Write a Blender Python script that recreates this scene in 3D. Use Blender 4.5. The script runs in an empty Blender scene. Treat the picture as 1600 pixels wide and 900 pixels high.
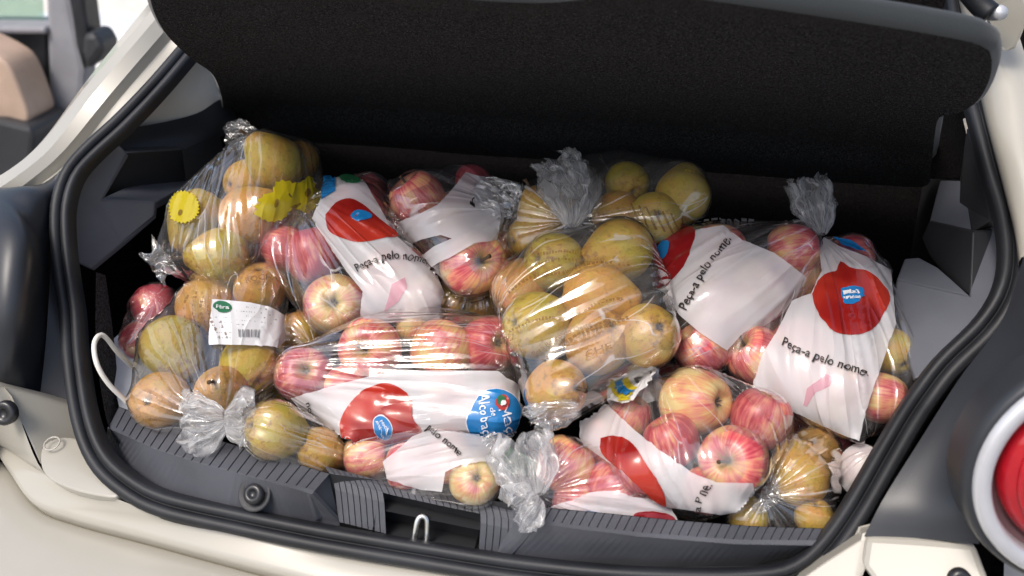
import bpy, bmesh, math, random
import numpy as np
from mathutils import Vector, Matrix, noise, geometry
from mathutils.bvhtree import BVHTree
random.seed(7); rng = np.random.default_rng(7)
SC = bpy.context.scene; COL = SC.collection
# ------------------------------------------------------------------ camera, light, exposure
YAW, PITCH, FPX = math.radians(13.6), math.radians(27), 1500.0
cR = np.array([math.cos(YAW), math.sin(YAW), 0])
cF = np.array([-math.sin(YAW)*math.cos(PITCH), math.cos(YAW)*math.cos(PITCH), -math.sin(PITCH)])
cU = np.cross(cR, cF)
def ray(x, y): return ((x-800)*cR-(y-450)*cU)/FPX+cF
CAM = -0.88*ray(655, 828)
cd = bpy.data.cameras.new('camera'); co = bpy.data.objects.new('camera', cd); COL.objects.link(co)
M = Matrix.Identity(4)
for i in range(3): M[i][0] = cR[i]; M[i][1] = cU[i]; M[i][2] = -cF[i]; M[i][3] = CAM[i]
co.matrix_world = M
cd.sensor_width = 36; cd.lens = 36*FPX/1600; cd.clip_start = 0.02; cd.clip_end = 500
cd.dof.use_dof = True; cd.dof.focus_distance = 0.98; cd.dof.aperture_fstop = 5.6
SC.camera = co
SUN_EL, SUN_AZ = math.radians(56), math.radians(207)      # azimuth clockwise from +Y; behind the camera, to its left
W = bpy.data.worlds.new('World'); SC.world = W; W.use_nodes = True
wn = W.node_tree.nodes; bg = wn['Background']
sk = wn.new('ShaderNodeTexSky'); sk.sky_type = 'NISHITA'; sk.sun_disc = False
sk.sun_elevation = SUN_EL; sk.sun_rotation = SUN_AZ; sk.air_density = 1.0; sk.dust_density = 4.0; sk.ozone_density = 0.6
W.node_tree.links.new(sk.outputs[0], bg.inputs[0]); bg.inputs[1].default_value = 0.15
sd = bpy.data.lights.new('sun', 'SUN'); sd.energy = 1.5; sd.angle = math.radians(20); sd.color = (1, .965, .92)
so = bpy.data.objects.new('sun', sd); COL.objects.link(so)
sv = Vector((math.sin(SUN_AZ)*math.cos(SUN_EL), math.cos(SUN_AZ)*math.cos(SUN_EL), math.sin(SUN_EL)))
so.rotation_euler = sv.to_track_quat('Z', 'Y').to_euler()
SC.view_settings.view_transform = 'Standard'; SC.view_settings.look = 'None'
SC.view_settings.exposure = 0.42; SC.view_settings.gamma = 1
SC.render.engine = 'CYCLES'
cy = SC.cycles; cy.transparent_max_bounces = 40; cy.max_bounces = 10; cy.diffuse_bounces = 4; cy.glossy_bounces = 4
cy.use_denoising = True; cy.caustics_reflective = False; cy.caustics_refractive = False
try: cy.denoiser = 'OPENIMAGEDENOISE'
except Exception: pass
# ------------------------------------------------------------------ pixel rays met with real planes
def _at(d, t): return Vector(CAM+d*t)
def PX(x, y, X): d = ray(x, y); return _at(d, (X-CAM[0])/d[0])
def PY(x, y, Y): d = ray(x, y); return _at(d, (Y-CAM[1])/d[1])
def PZ(x, y, Z): d = ray(x, y); return _at(d, (Z-CAM[2])/d[2])
def PD(x, y, D): return _at(ray(x, y), D)
OPEN = np.array([(-.2,-.08),(0,-.03),(.06,.04),(.12,.12),(.18,.2),(.29,.28),(.36,.38),(.45,.5),(.6,.75)])*.7333
def PS(x, y, off=0.0):            # the raked plane of the boot opening
    d = ray(x, y); lo, hi = .3, 3.0
    for _ in range(40):
        m = (lo+hi)/2; q = CAM+d*m
        if q[1]-off > np.interp(q[2], OPEN[:, 0], OPEN[:, 1]): hi = m
        else: lo = m
    return _at(d, lo)
def pile_depth(x, y):             # sloping top of the heap of bags
    d = ray(x, y); k = .30/.23
    return (.07-CAM[1]+k*CAM[2])/(d[1]-k*d[2])
# ------------------------------------------------------------------ scene helpers
def tag(o, label=None, cat=None, group=None, kind=None):
    if label: o['label'] = label
    if cat: o['category'] = cat
    if group: o['group'] = group
    if kind: o['kind'] = kind
    return o
def empty(name, loc, label, cat, group=None, kind=None):
    o = bpy.data.objects.new(name, None); COL.objects.link(o); o.location = loc; o.empty_display_size = .05
    return tag(o, label, cat, group, kind)
def link(name, me, mat, parent=None, smooth=True):
    o = bpy.data.objects.new(name, me); COL.objects.link(o)
    if mat: me.materials.append(mat)
    if smooth and len(me.polygons): me.polygons.foreach_set('use_smooth', [True]*len(me.polygons))
    if parent is not None:
        o.parent = parent
        t = Vector((0, 0, 0)); p = parent
        while p is not None: t += p.location; p = p.parent
        o.location = -t
    return o
def mesh(name, v, f, mat, parent=None, smooth=True):
    me = bpy.data.meshes.new(name); me.from_pydata([tuple(p) for p in v], [], f); me.update()
    return link(name, me, mat, parent, smooth)
def crom(pts, n):                 # Catmull-Rom resample by arc length
    P = [np.array(p, float) for p in pts]
    if len(P) == 2: return [P[0]+(P[1]-P[0])*i/(n-1) for i in range(n)]
    Q = [2*P[0]-P[1]]+P+[2*P[-1]-P[-2]]; out = []
    for i in range(1, len(Q)-2):
        for k in range(16):
            t = k/16; a, b, c, d = Q[i-1], Q[i], Q[i+1], Q[i+2]
            out.append(.5*(2*b+(c-a)*t+(2*a-5*b+4*c-d)*t*t+(3*b-a-3*c+d)*t**3))
    out.append(P[-1]); A = np.array(out)
    s = np.r_[0, np.cumsum(np.linalg.norm(np.diff(A, axis=0), axis=1))]
    u = np.linspace(0, s[-1], n)
    return [np.array([np.interp(q, s, A[:, j]) for j in range(A.shape[1])]) for q in u]
def lin(pts, n):
    A = np.array([np.array(p, float) for p in pts]); s = np.r_[0, np.cumsum(np.linalg.norm(np.diff(A, axis=0), axis=1))]
    return [np.array([np.interp(q, s, A[:, j]) for j in range(A.shape[1])]) for q in np.linspace(0, s[-1], n)]
def loft(name, rows, n, mat, parent, m=0, smooth=True, sharp=False):
    R = [crom(r, n) if not sharp else lin(r, n) for r in rows]
    if m:                          # smooth across the rows too
        cols = [crom([R[i][j] for i in range(len(R))], m) for j in range(n)]
        R = [[cols[j][i] for j in range(n)] for i in range(m)]
    v = [p for r in R for p in r]; k = len(R)
    f = [(i*n+j, i*n+j+1, (i+1)*n+j+1, (i+1)*n+j) for i in range(k-1) for j in range(n-1)]
    return mesh(name, v, f, mat, parent, smooth)
def solid(o, t, off=-1, bev=0, seg=2):
    md = o.modifiers.new('thick', 'SOLIDIFY'); md.thickness = t; md.offset = off
    if bev:
        b = o.modifiers.new('bev', 'BEVEL'); b.width = bev; b.segments = seg; b.limit_method = 'ANGLE'; b.angle_limit = .6
    return o
def slab(name, pts, vec, mat, parent, bev=.002, smooth=False):   # a closed plate: outline pushed along vec
    n = len(pts); v = [Vector(p) for p in pts]; v += [p+Vector(vec) for p in v]
    f = [tuple(range(n)), tuple(range(2*n-1, n-1, -1))]+[(i, i+n, (i+1) % n+n, (i+1) % n) for i in range(n)]
    o = mesh(name, v, f, mat, parent, smooth)
    bm = bmesh.new(); bm.from_mesh(o.data); bmesh.ops.recalc_face_normals(bm, faces=bm.faces)
    bm.to_mesh(o.data); bm.free()
    if bev:
        b = o.modifiers.new('bev', 'BEVEL'); b.width = bev; b.segments = 2; b.limit_method = 'ANGLE'; b.angle_limit = .5
    return o
def tube(name, pts, r, mat, parent=None, n=60, k=10, cap=True):
    A = crom(pts, n); v = []; f = []; up = Vector((.13, .27, 1)).normalized()
    for i, p in enumerate(A):
        t = Vector(A[min(i+1, n-1)]-A[max(i-1, 0)]).normalized(); a = t.cross(up).normalized(); b = a.cross(t); up = b
        rr = r[i*len(r)//n] if isinstance(r, (list, tuple)) else r
        for j in range(k):
            w = 2*math.pi*j/k; v.append(Vector(p)+(a*math.cos(w)+b*math.sin(w))*rr)
    for i in range(n-1):
        for j in range(k): f.append((i*k+j, i*k+(j+1) % k, (i+1)*k+(j+1) % k, (i+1)*k+j))
    if cap: f += [tuple(range(k))[::-1], tuple(range((n-1)*k, n*k))]
    return mesh(name, v, f, mat, parent)
def lathe(name, prof, c, axis, mat, parent=None, k=48, xs=None):
    q = Vector(axis).normalized().to_track_quat('Z', 'Y').to_matrix(); v = []; f = []; n = len(prof)
    for r, z in prof:
        for j in range(k):
            w = 2*math.pi*j/k; v.append(Vector(c)+q @ Vector((r*math.cos(w), r*math.sin(w), z)))
    for i in range(n-1):
        for j in range(k): f.append((i*k+j, i*k+(j+1) % k, (i+1)*k+(j+1) % k, (i+1)*k+j))
    o = mesh(name, v, f, mat, parent)
    return o
def autosharp(o, a=.6):
    me = o.data
    bm = bmesh.new(); bm.from_mesh(me)
    bmesh.ops.recalc_face_normals(bm, faces=bm.faces)
    for e in bm.edges:
        if len(e.link_faces) == 2 and e.calc_face_angle(0) > a: e.smooth = False
    bm.to_mesh(me); bm.free(); return o
# ------------------------------------------------------------------ materials
class N:                          # tiny node-graph writer
    def __init__(s, name):
        s.m = bpy.data.materials.new(name); s.m.use_nodes = True; s.t = s.m.node_tree; s.t.nodes.clear()
        s.out = s.t.nodes.new('ShaderNodeOutputMaterial')
    def n(s, kind, _o=0, **kw):
        d = s.t.nodes.new('ShaderNode'+kind)
        for k, v in kw.items():
            if k.startswith('i_'):
                key = k[2:]; key = int(key) if key.isdigit() else key.replace('_', ' ')
                if hasattr(v, 'is_output'): s.t.links.new(v, d.inputs[key])
                else: d.inputs[key].default_value = v
            else: setattr(d, k, v)
        return d.outputs[_o]
    def math(s, op, a, b=0.0, clamp=False):
        return s.n('Math', operation=op, use_clamp=clamp, i_0=a, i_1=b)
    def mix(s, f, a, b, bt='MIX'):
        d = s.t.nodes.new('ShaderNodeMix'); d.data_type = 'RGBA'; d.blend_type = bt
        for i, v in ((0, f), (6, a), (7, b)):
            if hasattr(v, 'is_output'): s.t.links.new(v, d.inputs[i])
            else: d.inputs[i].default_value = v if i == 0 else tuple(v)+((1,) if len(v) == 3 else ())
        return d.outputs[2]
    def step(s, x, lo, hi):
        return s.n('MapRange', interpolation_type='SMOOTHSTEP', i_0=x, i_1=lo, i_2=hi)
    def noise(s, vec, scale, detail=3, rough=.5, **kw):
        return s.n('TexNoise', i_Vector=vec, i_Scale=scale, i_Detail=detail, i_Roughness=rough, **kw)
    def bump(s, h, strength=.3, dist=.001, normal=None):
        kw = dict(i_Strength=strength, i_Distance=dist, i_Height=h)
        if normal is not None: kw['i_Normal'] = normal
        return s.n('Bump', **kw)
    def done(s, sh): s.t.links.new(sh, s.out.inputs[0]); return s.m
def plain(name, col, rough=.5, metal=0, spec=.5, coat=0, grain=0, gscale=900, var=.08, sheen=0, emit=None):
    g = N(name); tc = g.n('TexCoord', 3)
    nz = g.noise(tc, 14, 4)
    c = g.mix(g.step(nz, .3, .7), [k*(1-var) for k in col], [min(1, k*(1+var)) for k in col])
    kw = dict(i_Base_Color=c, i_Roughness=g.n('MapRange', i_0=nz, i_3=rough*.9, i_4=min(1, rough*1.12)), i_Metallic=metal,
              i_Specular_IOR_Level=spec, i_Coat_Weight=coat, i_Coat_Roughness=.06, i_Sheen_Weight=sheen)
    if grain: kw['i_Normal'] = g.bump(g.noise(tc, gscale, 2), grain, .0006)
    return g.done(g.n('BsdfPrincipled', **kw))
MT = {}
MT['paint'] = plain('cream_paint', (.42, .40, .345), .32, coat=.6, var=.02, grain=.03, gscale=500)
MT['rubber'] = plain('black_rubber', (.016, .0175, .021), .5, spec=.4, grain=.15, gscale=700, var=.35)
MT['sidetrim'] = plain('grey_side_trim_lit', (.125, .132, .155), .5, grain=.5, gscale=1500)  # light on the side faces put into the grey, paler than the sill
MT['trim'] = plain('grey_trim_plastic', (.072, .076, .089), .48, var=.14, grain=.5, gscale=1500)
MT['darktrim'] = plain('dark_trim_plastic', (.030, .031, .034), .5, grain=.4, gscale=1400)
MT['housing'] = plain('lamp_housing_plastic', (.028, .031, .037), .36, grain=.12, gscale=1300)
MT['beige'] = plain('beige_fabric', (.74, .66, .54), .8, grain=.3, gscale=1500)
MT['seatbeige'] = plain('seat_leather', (.50, .36, .27), .6)
MT['steel'] = plain('bright_steel', (.75, .74, .70), .22, metal=1)
MT['silver'] = plain('silver_ring', (.62, .63, .66), .28, metal=.35, coat=.4)
MT['mauve'] = plain('lamp_reflector', (.19, .12, .13), .3, metal=.3)
MT['bolt'] = plain('black_bolt', (.02, .02, .022), .3, spec=.6)
MT['midgrey'] = plain('mid_grey_plastic', (.27, .27, .29), .6)
MT['rope'] = plain('white_cord', (.72, .70, .64), .8, grain=.6, gscale=1200)
MT['paper'] = plain('grey_paper', (.56, .60, .66), .7)
MT['pale'] = plain('pale_paving', (.22, .215, .205), .85, var=.15)
MT['white'] = plain('white_car_paint', (.80, .80, .78), .35, coat=.4, var=.02)
def carpet(name, base, lint):
    g = N(name); tc = g.n('TexCoord', 3)
    a = g.noise(tc, 420, 3, .7); b = g.noise(tc, 22, 3); sp = g.noise(tc, 900, 1)
    c = g.mix(g.step(a, .38, .68), [k*.25 for k in base], [k*2.6 for k in base])
    c = g.mix(g.math('MULTIPLY', g.step(sp, .64, .76), lint), c, (.22, .22, .23))
    c = g.mix(g.math('MULTIPLY', g.step(b, .55, .75), .25), c, [k*2.2 for k in base])
    nm = g.bump(a, .9, .002)
    return g.done(g.n('BsdfPrincipled', i_Base_Color=c, i_Roughness=.95, i_Specular_IOR_Level=.1, i_Sheen_Weight=.02, i_Sheen_Roughness=.5, i_Normal=nm))
MT['carpet'] = carpet('black_carpet', (.018, .019, .0215), 1.2)
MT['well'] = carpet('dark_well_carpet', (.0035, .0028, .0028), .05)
MT['sidecarpet'] = carpet('grey_side_carpet', (.035, .036, .04), .6)
def lens():
    g = N('red_lens'); tc = g.n('TexCoord', 3)
    v = g.n('TexVoronoi', i_Vector=tc, i_Scale=110.0)
    nm = g.bump(v, .35, .002)
    return g.done(g.n('BsdfPrincipled', i_Base_Color=(.45, .003, .012, 1), i_Roughness=.12, i_Coat_Weight=1., i_Normal=nm, i_Subsurface_Weight=.0))
MT['lens'] = lens()
MT['lensdark'] = plain('deep_red_lens', (.16, .004, .012), .2, coat=.8)
def foldh(g, at, tc, crink):
    mp = g.n('Mapping', i_Vector=at, i_Scale=(1.9, 1.9, .9))
    a = g.noise(mp, 2.2, 0, .5, i_Distortion=.35)
    b = g.noise(g.n('Mapping', i_Vector=at, i_Scale=(4.2, 4.2, 1.6), i_Location=(3, 1, 7)), 2.0, 1, .4, i_Distortion=.3)
    ridge = g.math('POWER', g.math('SUBTRACT', 1.0, g.math('ABSOLUTE', g.math('MULTIPLY', g.math('SUBTRACT', a, .5), 7.0)), True), 1.5)
    c = g.noise(g.n('Mapping', i_Vector=tc, i_Rotation=(.6, .4, .9), i_Scale=(46, 11, 24)), 1.0, 1, .4, i_Distortion=.5)
    cm = g.step(g.noise(tc, 11, 1), .45, .65)
    wv = g.n('VectorMath', operation='ADD', i_0=at, i_1=g.n('VectorMath', operation='SCALE', i_0=g.noise(at, 3.0, 1, .5), i_Scale=.35))
    vo = g.n('TexVoronoi', i_Vector=g.n('Mapping', i_Vector=wv, i_Scale=(3.4, 3.4, 1.9)), i_Scale=1.0)
    ve = g.n('TexVoronoi', feature='DISTANCE_TO_EDGE', i_Vector=g.n('Mapping', i_Vector=wv, i_Scale=(3.4, 3.4, 1.9)), i_Scale=1.0)
    v2 = g.n('TexVoronoi', i_Vector=g.n('Mapping', i_Vector=tc, i_Rotation=(.6, .4, .9), i_Scale=(60, 22, 40)), i_Scale=1.0)
    glint_line = g.math('MULTIPLY', g.step(ve, .022, .004), g.step(g.noise(at, 2.2, 1), .50, .62))  # stress-white creases that also paint in thin highlights
    b = g.math('ADD', b, g.math('ADD', g.math('MULTIPLY', vo, 1.3), g.math('MULTIPLY', g.math('MULTIPLY', v2, cm), .6*crink)))
    return ridge, glint_line, g.math('ADD', g.math('ADD', g.math('MULTIPLY', ridge, .45)), g.math('MULTIPLY', g.math('MULTIPLY', c, cm), crink))
def film(name, milk_glare, frost=0.0, crink=1.0, rough=.10, boost=3.0):
    g = N(name); at = g.n('Attribute', 1, attribute_name='fold'); tc = g.n('TexCoord', 3)
    ridge, b, h = foldh(g, at, tc, crink)
    nm = g.bump(h, .7, .0045)
    bf = g.n('NewGeometry', 6)
    ior = g.math('ADD', g.math('MULTIPLY', bf, 1/1.5-1.5), 1.5)
    fr = g.math('MULTIPLY', g.n('Fresnel', i_IOR=ior), boost, True)
    fr = g.math('MINIMUM', fr, .7)
    gl = g.n('BsdfGlossy', i_Color=(1, 1, 1, 1), i_Roughness=rough, i_Normal=nm)
    tr = g.n('BsdfTransparent', i_Color=(.985, .985, .98, 1))
    df = g.n('MixShader', i_0=.45, i_1=g.n('BsdfDiffuse', i_Color=(.92, .92, .93, 1)), i_2=g.n('BsdfTranslucent', i_Color=(.92, .92, .93, 1)))
    mk = g.math('ADD', g.math('ADD', g.math('MULTIPLY', ridge, milk_glare), g.math('MULTIPLY', b, .5)), milk_glare*.4+frost, True)  # white ridges and creases paint glare streaks over the film's own milkiness
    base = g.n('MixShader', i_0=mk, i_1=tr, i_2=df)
    return g.done(g.n('MixShader', i_0=fr, i_1=base, i_2=gl))
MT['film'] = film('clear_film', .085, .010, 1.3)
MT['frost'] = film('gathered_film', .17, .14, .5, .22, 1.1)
def printed(name, col, alpha, rough=.3, var=.06, spec=.5, col2=None):
    g = N(name); at = g.n('Attribute', 1, attribute_name='fold'); tc = g.n('TexCoord', 3)
    ridge, b, h = foldh(g, at, tc, .7)
    nm = g.bump(h, .45, .004)
    q = g.step(g.noise(tc, 16, 2), .38, .6)
    cc = g.mix(q, [k*(1-var) for k in col], [min(1, k*(1+var)) for k in (col2 or col)])
    pr = g.n('BsdfPrincipled', i_Base_Color=cc, i_Roughness=rough, i_Specular_IOR_Level=spec, i_Coat_Weight=.6, i_Coat_Roughness=.1, i_Coat_Normal=nm, i_Normal=nm)
    tl = g.n('BsdfTranslucent', i_Color=tuple(col)+(1,))
    sh = g.n('MixShader', i_0=.16, i_1=pr, i_2=tl)
    tr = g.n('BsdfTransparent')
    return g.done(g.n('MixShader', i_0=alpha, i_1=tr, i_2=sh))
MT['pwhite'] = printed('white_print', (.80, .78, .79), .70)
MT['pred'] = printed('red_print', (.30, .012, .010), .97, .2, .1, col2=(.46, .035, .02))
MT['pdred'] = printed('dark_red_print', (.25, .010, .012), .97, .22, .2)
MT['pblue'] = printed('blue_print', (.015, .20, .50), 1.0, .25)
MT['pyellow'] = printed('yellow_print', (.62, .50, .02), .93, .25)
MT['pgreen'] = printed('green_print', (.02, .16, .06), .95, .3)
MT['plabel'] = printed('white_label', (.82, .82, .83), 1.0, .4)
MT['ink'] = printed('black_ink', (.02, .02, .02), 1.0, .4)
MT['brownink'] = printed('brown_ink', (.20, .10, .03), .6, .4)
MT['greyink'] = printed('grey_ink', (.22, .23, .24), 1.0, .4)
MT['whiteink'] = printed('white_ink', (.85, .85, .85), 1.0, .4)
MT['pinkink'] = printed('pink_ink', (.70, .34, .42), .6, .4)
def apple_mat():
    g = N('apple_skin'); tc = g.n('TexCoord', 3); oi = g.n('ObjectInfo', 1); rd = g.n('ObjectInfo', 5)
    sx = g.t.nodes.new('ShaderNodeSeparateXYZ'); g.t.links.new(tc, sx.inputs[0]); x, y, z = sx.outputs
    col = g.t.nodes.new('ShaderNodeSeparateColor'); g.t.links.new(oi, col.inputs[0])
    ln = g.math('SQRT', g.math('ADD', g.math('MULTIPLY', x, x), g.math('MULTIPLY', y, y)))
    li = g.math('DIVIDE', 1.0, g.math('ADD', ln, .02))
    o = g.math('MULTIPLY', rd, 40.0)
    vec = g.n('CombineXYZ', i_0=g.math('ADD', g.math('MULTIPLY', x, li), o), i_1=g.math('MULTIPLY', y, li), i_2=g.math('MULTIPLY', z, .16))
    st = g.noise(vec, 9.0, 4, .62)
    big = g.noise(g.n('VectorMath', operation='ADD', i_0=tc, i_1=g.n('CombineXYZ', i_0=o, i_1=o)), 1.1, 2)
    f = g.math('ADD', g.math('MULTIPLY', g.math('SUBTRACT', st, .5), 1.5), g.math('MULTIPLY', g.math('SUBTRACT', big, .5), 2.0))
    f = g.math('ADD', f, col.outputs[0], True)
    ramp = g.t.nodes.new('ShaderNodeValToRGB'); g.t.links.new(f, ramp.inputs[0]); e = ramp.color_ramp.elements
    e[0].position = 0; e[0].color = (.80, .62, .27, 1); e[1].position = 1; e[1].color = (.45, .035, .055, 1)
    for p, c in ((.28, (.78, .43, .17, 1)), (.5, (.75, .28, .18, 1)), (.72, (.64, .12, .125, 1))):
        k = e.new(p); k.color = c
    c = ramp.outputs[0]
    pole = g.math('MULTIPLY', g.step(ln, .52, .10), g.step(g.noise(vec, 4, 3), .25, .6))
    c = g.mix(g.math('MULTIPLY', pole, .85), c, (.44, .36, .09))
    c = g.mix(g.math('MULTIPLY', g.step(ln, .2, .02), .85), c, (.10, .08, .025))
    sp = g.n('TexVoronoi', i_Vector=tc, i_Scale=13.0)
    c = g.mix(g.math('MULTIPLY', g.step(sp, .13, .06), .35), c, (.75, .55, .32))
    fine = g.noise(tc, 30, 3)
    return g.done(g.n('BsdfPrincipled', i_Base_Color=c, i_Roughness=.33, i_Coat_Weight=.25, i_Coat_Roughness=.15, i_Normal=g.bump(fine, .1, .01)))
def pear_mat():
    g = N('pear_skin'); tc = g.n('TexCoord', 3); oi = g.n('ObjectInfo', 1); rd = g.n('ObjectInfo', 5)
    sx = g.t.nodes.new('ShaderNodeSeparateXYZ'); g.t.links.new(tc, sx.inputs[0]); x, y, z = sx.outputs
    col = g.t.nodes.new('ShaderNodeSeparateColor'); g.t.links.new(oi, col.inputs[0])
    o = g.math('MULTIPLY', rd, 40.0)
    v = g.n('VectorMath', operation='ADD', i_0=tc, i_1=g.n('CombineXYZ', i_0=o, i_1=o, i_2=o))
    a = g.noise(v, 1.3, 3); b = g.noise(v, 5, 6, .68)
    c = g.mix(g.math('ADD', g.math('MULTIPLY', g.math('SUBTRACT', a, .5), 2.2), col.outputs[0], True), (.50, .39, .036), (.60, .28, .048))
    rus = g.math('ADD', g.math('MULTIPLY', g.math('ABSOLUTE', g.math('SUBTRACT', z, .12)), .48), g.math('MULTIPLY', g.math('SUBTRACT', b, .5), 1.5))
    rus = g.step(g.math('ADD', rus, g.math('MULTIPLY', g.math('SUBTRACT', col.outputs[1], .5), .8)), .34, .75)
    c = g.mix(g.math('MULTIPLY', rus, .85), c, (.31, .125, .024))
    c = g.mix(g.math('MULTIPLY', g.step(b, .52, .70), .65), c, (.26, .14, .022))
    sp = g.n('TexVoronoi', i_Vector=v, i_Scale=14.0)
    c = g.mix(g.math('MULTIPLY', g.step(sp, .22, .08), .7), c, (.13, .065, .015))
    ln = g.math('SQRT', g.math('ADD', g.math('MULTIPLY', x, x), g.math('MULTIPLY', y, y)))
    c = g.mix(g.math('MULTIPLY', g.step(ln, .20, .02), .9), c, (.06, .045, .02))
    return g.done(g.n('BsdfPrincipled', i_Base_Color=c, i_Roughness=.45, i_Normal=g.bump(b, .25, .03)))
MT['apple'] = apple_mat(); MT['pear'] = pear_mat()
MT['stem'] = plain('brown_stem', (.07, .04, .02), .8)
def glassmat():
    g = N('green_window_glass')
    return g.done(g.n('MixShader', i_0=.18, i_1=g.n('BsdfTransparent', i_Color=(.72, .86, .78, 1)), i_2=g.n('BsdfGlossy', i_Roughness=.03)))
MT['glass'] = glassmat()
def smooth_poly(p, n=60):
    return [tuple(q) for q in crom(list(p)+[p[0]], n)[:-1]]
# ------------------------------------------------------------------ ground
road = mesh('road', [(-60, -60, -.70), (60, -60, -.70), (60, 60, -.70), (-60, 60, -.70)], [(0, 1, 2, 3)], MT['pale'])
tag(road, 'pale tan paved street the cars stand on', None, None, 'structure')
walk = slab('pavement', [Vector((-40, 3.2, -.58)), Vector((40, 3.2, -.58)), Vector((40, 40, -.58)), Vector((-40, 40, -.58))], (0, 0, -.12), plain('pale_slab', (.72, .68, .60), .8), None, .01)
tag(walk, 'pale pavement beyond the parked cars', None, None, 'structure')
# ------------------------------------------------------------------ the car
car = empty('car', (0, 0, -.70), 'cream hatchback with its boot open and full of fruit bags', 'car')
def part(name, v, f, mat, smooth=True, parent=None): return mesh(name, v, f, mat, parent or car, smooth)
# weather seal: two rubber lips swept round the opening
SEAL = [(330,36),(287,88),(242,140),(192,192),(140,240),(112,275),(98,320),(97,370),(103,430),(112,490),(117,560),(132,655),(158,718),(203,760),(260,788),
        (378,815),(480,836),(559,850),(655,866),(800,889),(950,905),(1100,911),(1200,907),(1250,893),(1290,860),(1334,800),(1386,710),(1418,655),(1445,615),(1480,570),(1541,510),(1574,455),
        (1583,395),(1574,330),(1556,270),(1538,200),(1522,140),(1505,60),(1495,0)]
sp3 = crom([PS(*p) for p in SEAL], 170)
def seal_sweep(name, prof, mat):
    n = len(sp3); v = []; f = []; k = len(prof); ctr = np.mean(sp3, axis=0)
    for i, p in enumerate(sp3):
        t = Vector(sp3[min(i+1, n-1)]-sp3[max(i-1, 0)]).normalized()
        out = (Vector(CAM)-Vector(p)); 
        nrm = Vector((0, -.85, .55)).normalized(); nrm = (nrm-t*nrm.dot(t)).normalized()
        inn = nrm.cross(t); inn = inn if inn.dot(Vector(ctr)-Vector(p)) > 0 else -inn
        for a, b in prof: v.append(Vector(p)+inn*a+nrm*b)
    for i in range(n-1):
        for j in range(k): f.append((i*k+j, i*k+(j+1) % k, (i+1)*k+(j+1) % k, (i+1)*k+j))
    o = part(name, v, f, mat); autosharp(o, 1.2); return o
pr = []
for cx, r in ((-.0066, .0062), (.0060, .0052)):
    for k in range(9):
        w = math.pi-math.pi*k/8; pr.append((cx+r*math.cos(w), .002+r*math.sin(w)))
pr += [(.0112, -.010), (-.0165, -.013), (-.0160, -.006), (-.0130, -.003)]
seal = seal_sweep('weather_seal', pr, MT['rubber'])
# rear sill trim ----------------------------------------------------------
sill = link('sill_trim', bpy.data.meshes.new('sill_trim'), None, car)
def sub(o, par):
    o.parent = par; o.location = (0, 0, 0); return o
def sil(name, *a, **k): return sub(loft(name, *a, None, **k), sill)
sb_l = [(165,690,-.004),(200,742,-.004),(270,775,-.004),(350,798,-.004),(430,806,-.004),(530,816,-.004)]
ft_l = [(168,668,.034),(240,701,.034),(305,722,.034),(380,742,.034),(484,770,.034),(488,772,.034)]
bt_l = [(185,635,.036),(260,662,.036),(330,684,.036),(400,705,.036),(470,726,.036),(516,740,.036)]
Z = lambda L: [PZ(*p) for p in L]
dn = lambda L, d=.05: [p-Vector((0, -.0, d)) for p in L]
o = solid(loft('sill_block', [dn(Z(sb_l), .02), Z(sb_l), Z(ft_l)], 40, MT['trim'], car, sharp=True, smooth=False), .004); sub(o, sill)
# side face of the left block turning into the middle
o = sub(slab('block_end', [PZ(484,770,.0335), PZ(514,740,.0335), PZ(528,800,0.0), PZ(496,812,0.0)], (-.004, 0, -.004), MT['trim'], car, .001), sill)
def ribbed(name, front, back, nr, mat, depth=.0014, duty=.84):
    A = crom(front, nr*4+1); B = crom(back, nr*4+1); v = []; f = []
    a = lin(front, nr+1); b = lin(back, nr+1)
    for i in range(nr):
        for u, h in ((0, -depth), (.07, -depth), (.12, 0), (.95, 0)):
            p = a[i]+(a[i+1]-a[i])*u; q = b[i]+(b[i+1]-b[i])*u
            for s in (0, .03, .5, .97, 1.0):
                w = p+(q-p)*s; w = w.copy(); w[2] += h if .01 < s < .99 else (h if h < 0 else -.0006); v.append(w)
    k = 5; m = nr*4
    for i in range(m-1):
        for j in range(k-1): f.append((i*k+j, i*k+j+1, (i+1)*k+j+1, (i+1)*k+j))
    o = part(name, v, f, mat, False); o['kind'] = 'stuff'; sub(o, sill); return o
ribbed('ribbed_tread', Z(ft_l), Z(bt_l), 24, MT['trim'])
# middle: rounded ribbed slope with the latch recess
mid_top = [(505,728,.030),(600,752,.030),(700,773,.030),(800,792,.030)]
mid_mid = [(520,752,.026),(610,776,.026),(700,796,.026),(806,816,.026)]
mid_bot = [(528,815,-.004),(620,838,-.004),(720,854,-.004),(800,866,-.004)]
def mid_rib():
    T, Mi, Bo = lin(Z(mid_top), 2*27+1), lin(Z(mid_mid), 2*27+1), lin(Z(mid_bot), 2*27+1); v = []; f = []; rows = []
    for i in range(27):
        for u, h in ((0, .0012), (.08, .0012), (.13, 0), (.95, 0)):
            k = i*2+u*2; j = int(k); t = k-j; j2 = min(j+1, 54)
            P = [A[j]+(A[j2]-A[j])*t for A in (T, Mi, Bo)]
            c = crom(P, 7)
            for q in c: v.append(q+np.array([0, h, -h]))
            rows.append((i, u))
    hx0, hx1 = PZ(592, 800, .02)[0], PZ(746, 830, .02)[0]
    n = len(rows)
    for i in range(n-1):
        xm = (v[i*7+3][0]+v[(i+1)*7+3][0])/2
        for j in range(6):
            if hx0 < xm < hx1 and j >= 2: continue          # the latch hole
            f.append((i*7+j, i*7+j+1, (i+1)*7+j+1, (i+1)*7+j))
    o = part('ribbed_slope', v, f, MT['trim'], False); o['kind'] = 'stuff'; sub(o, sill)
mid_rib()
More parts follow.
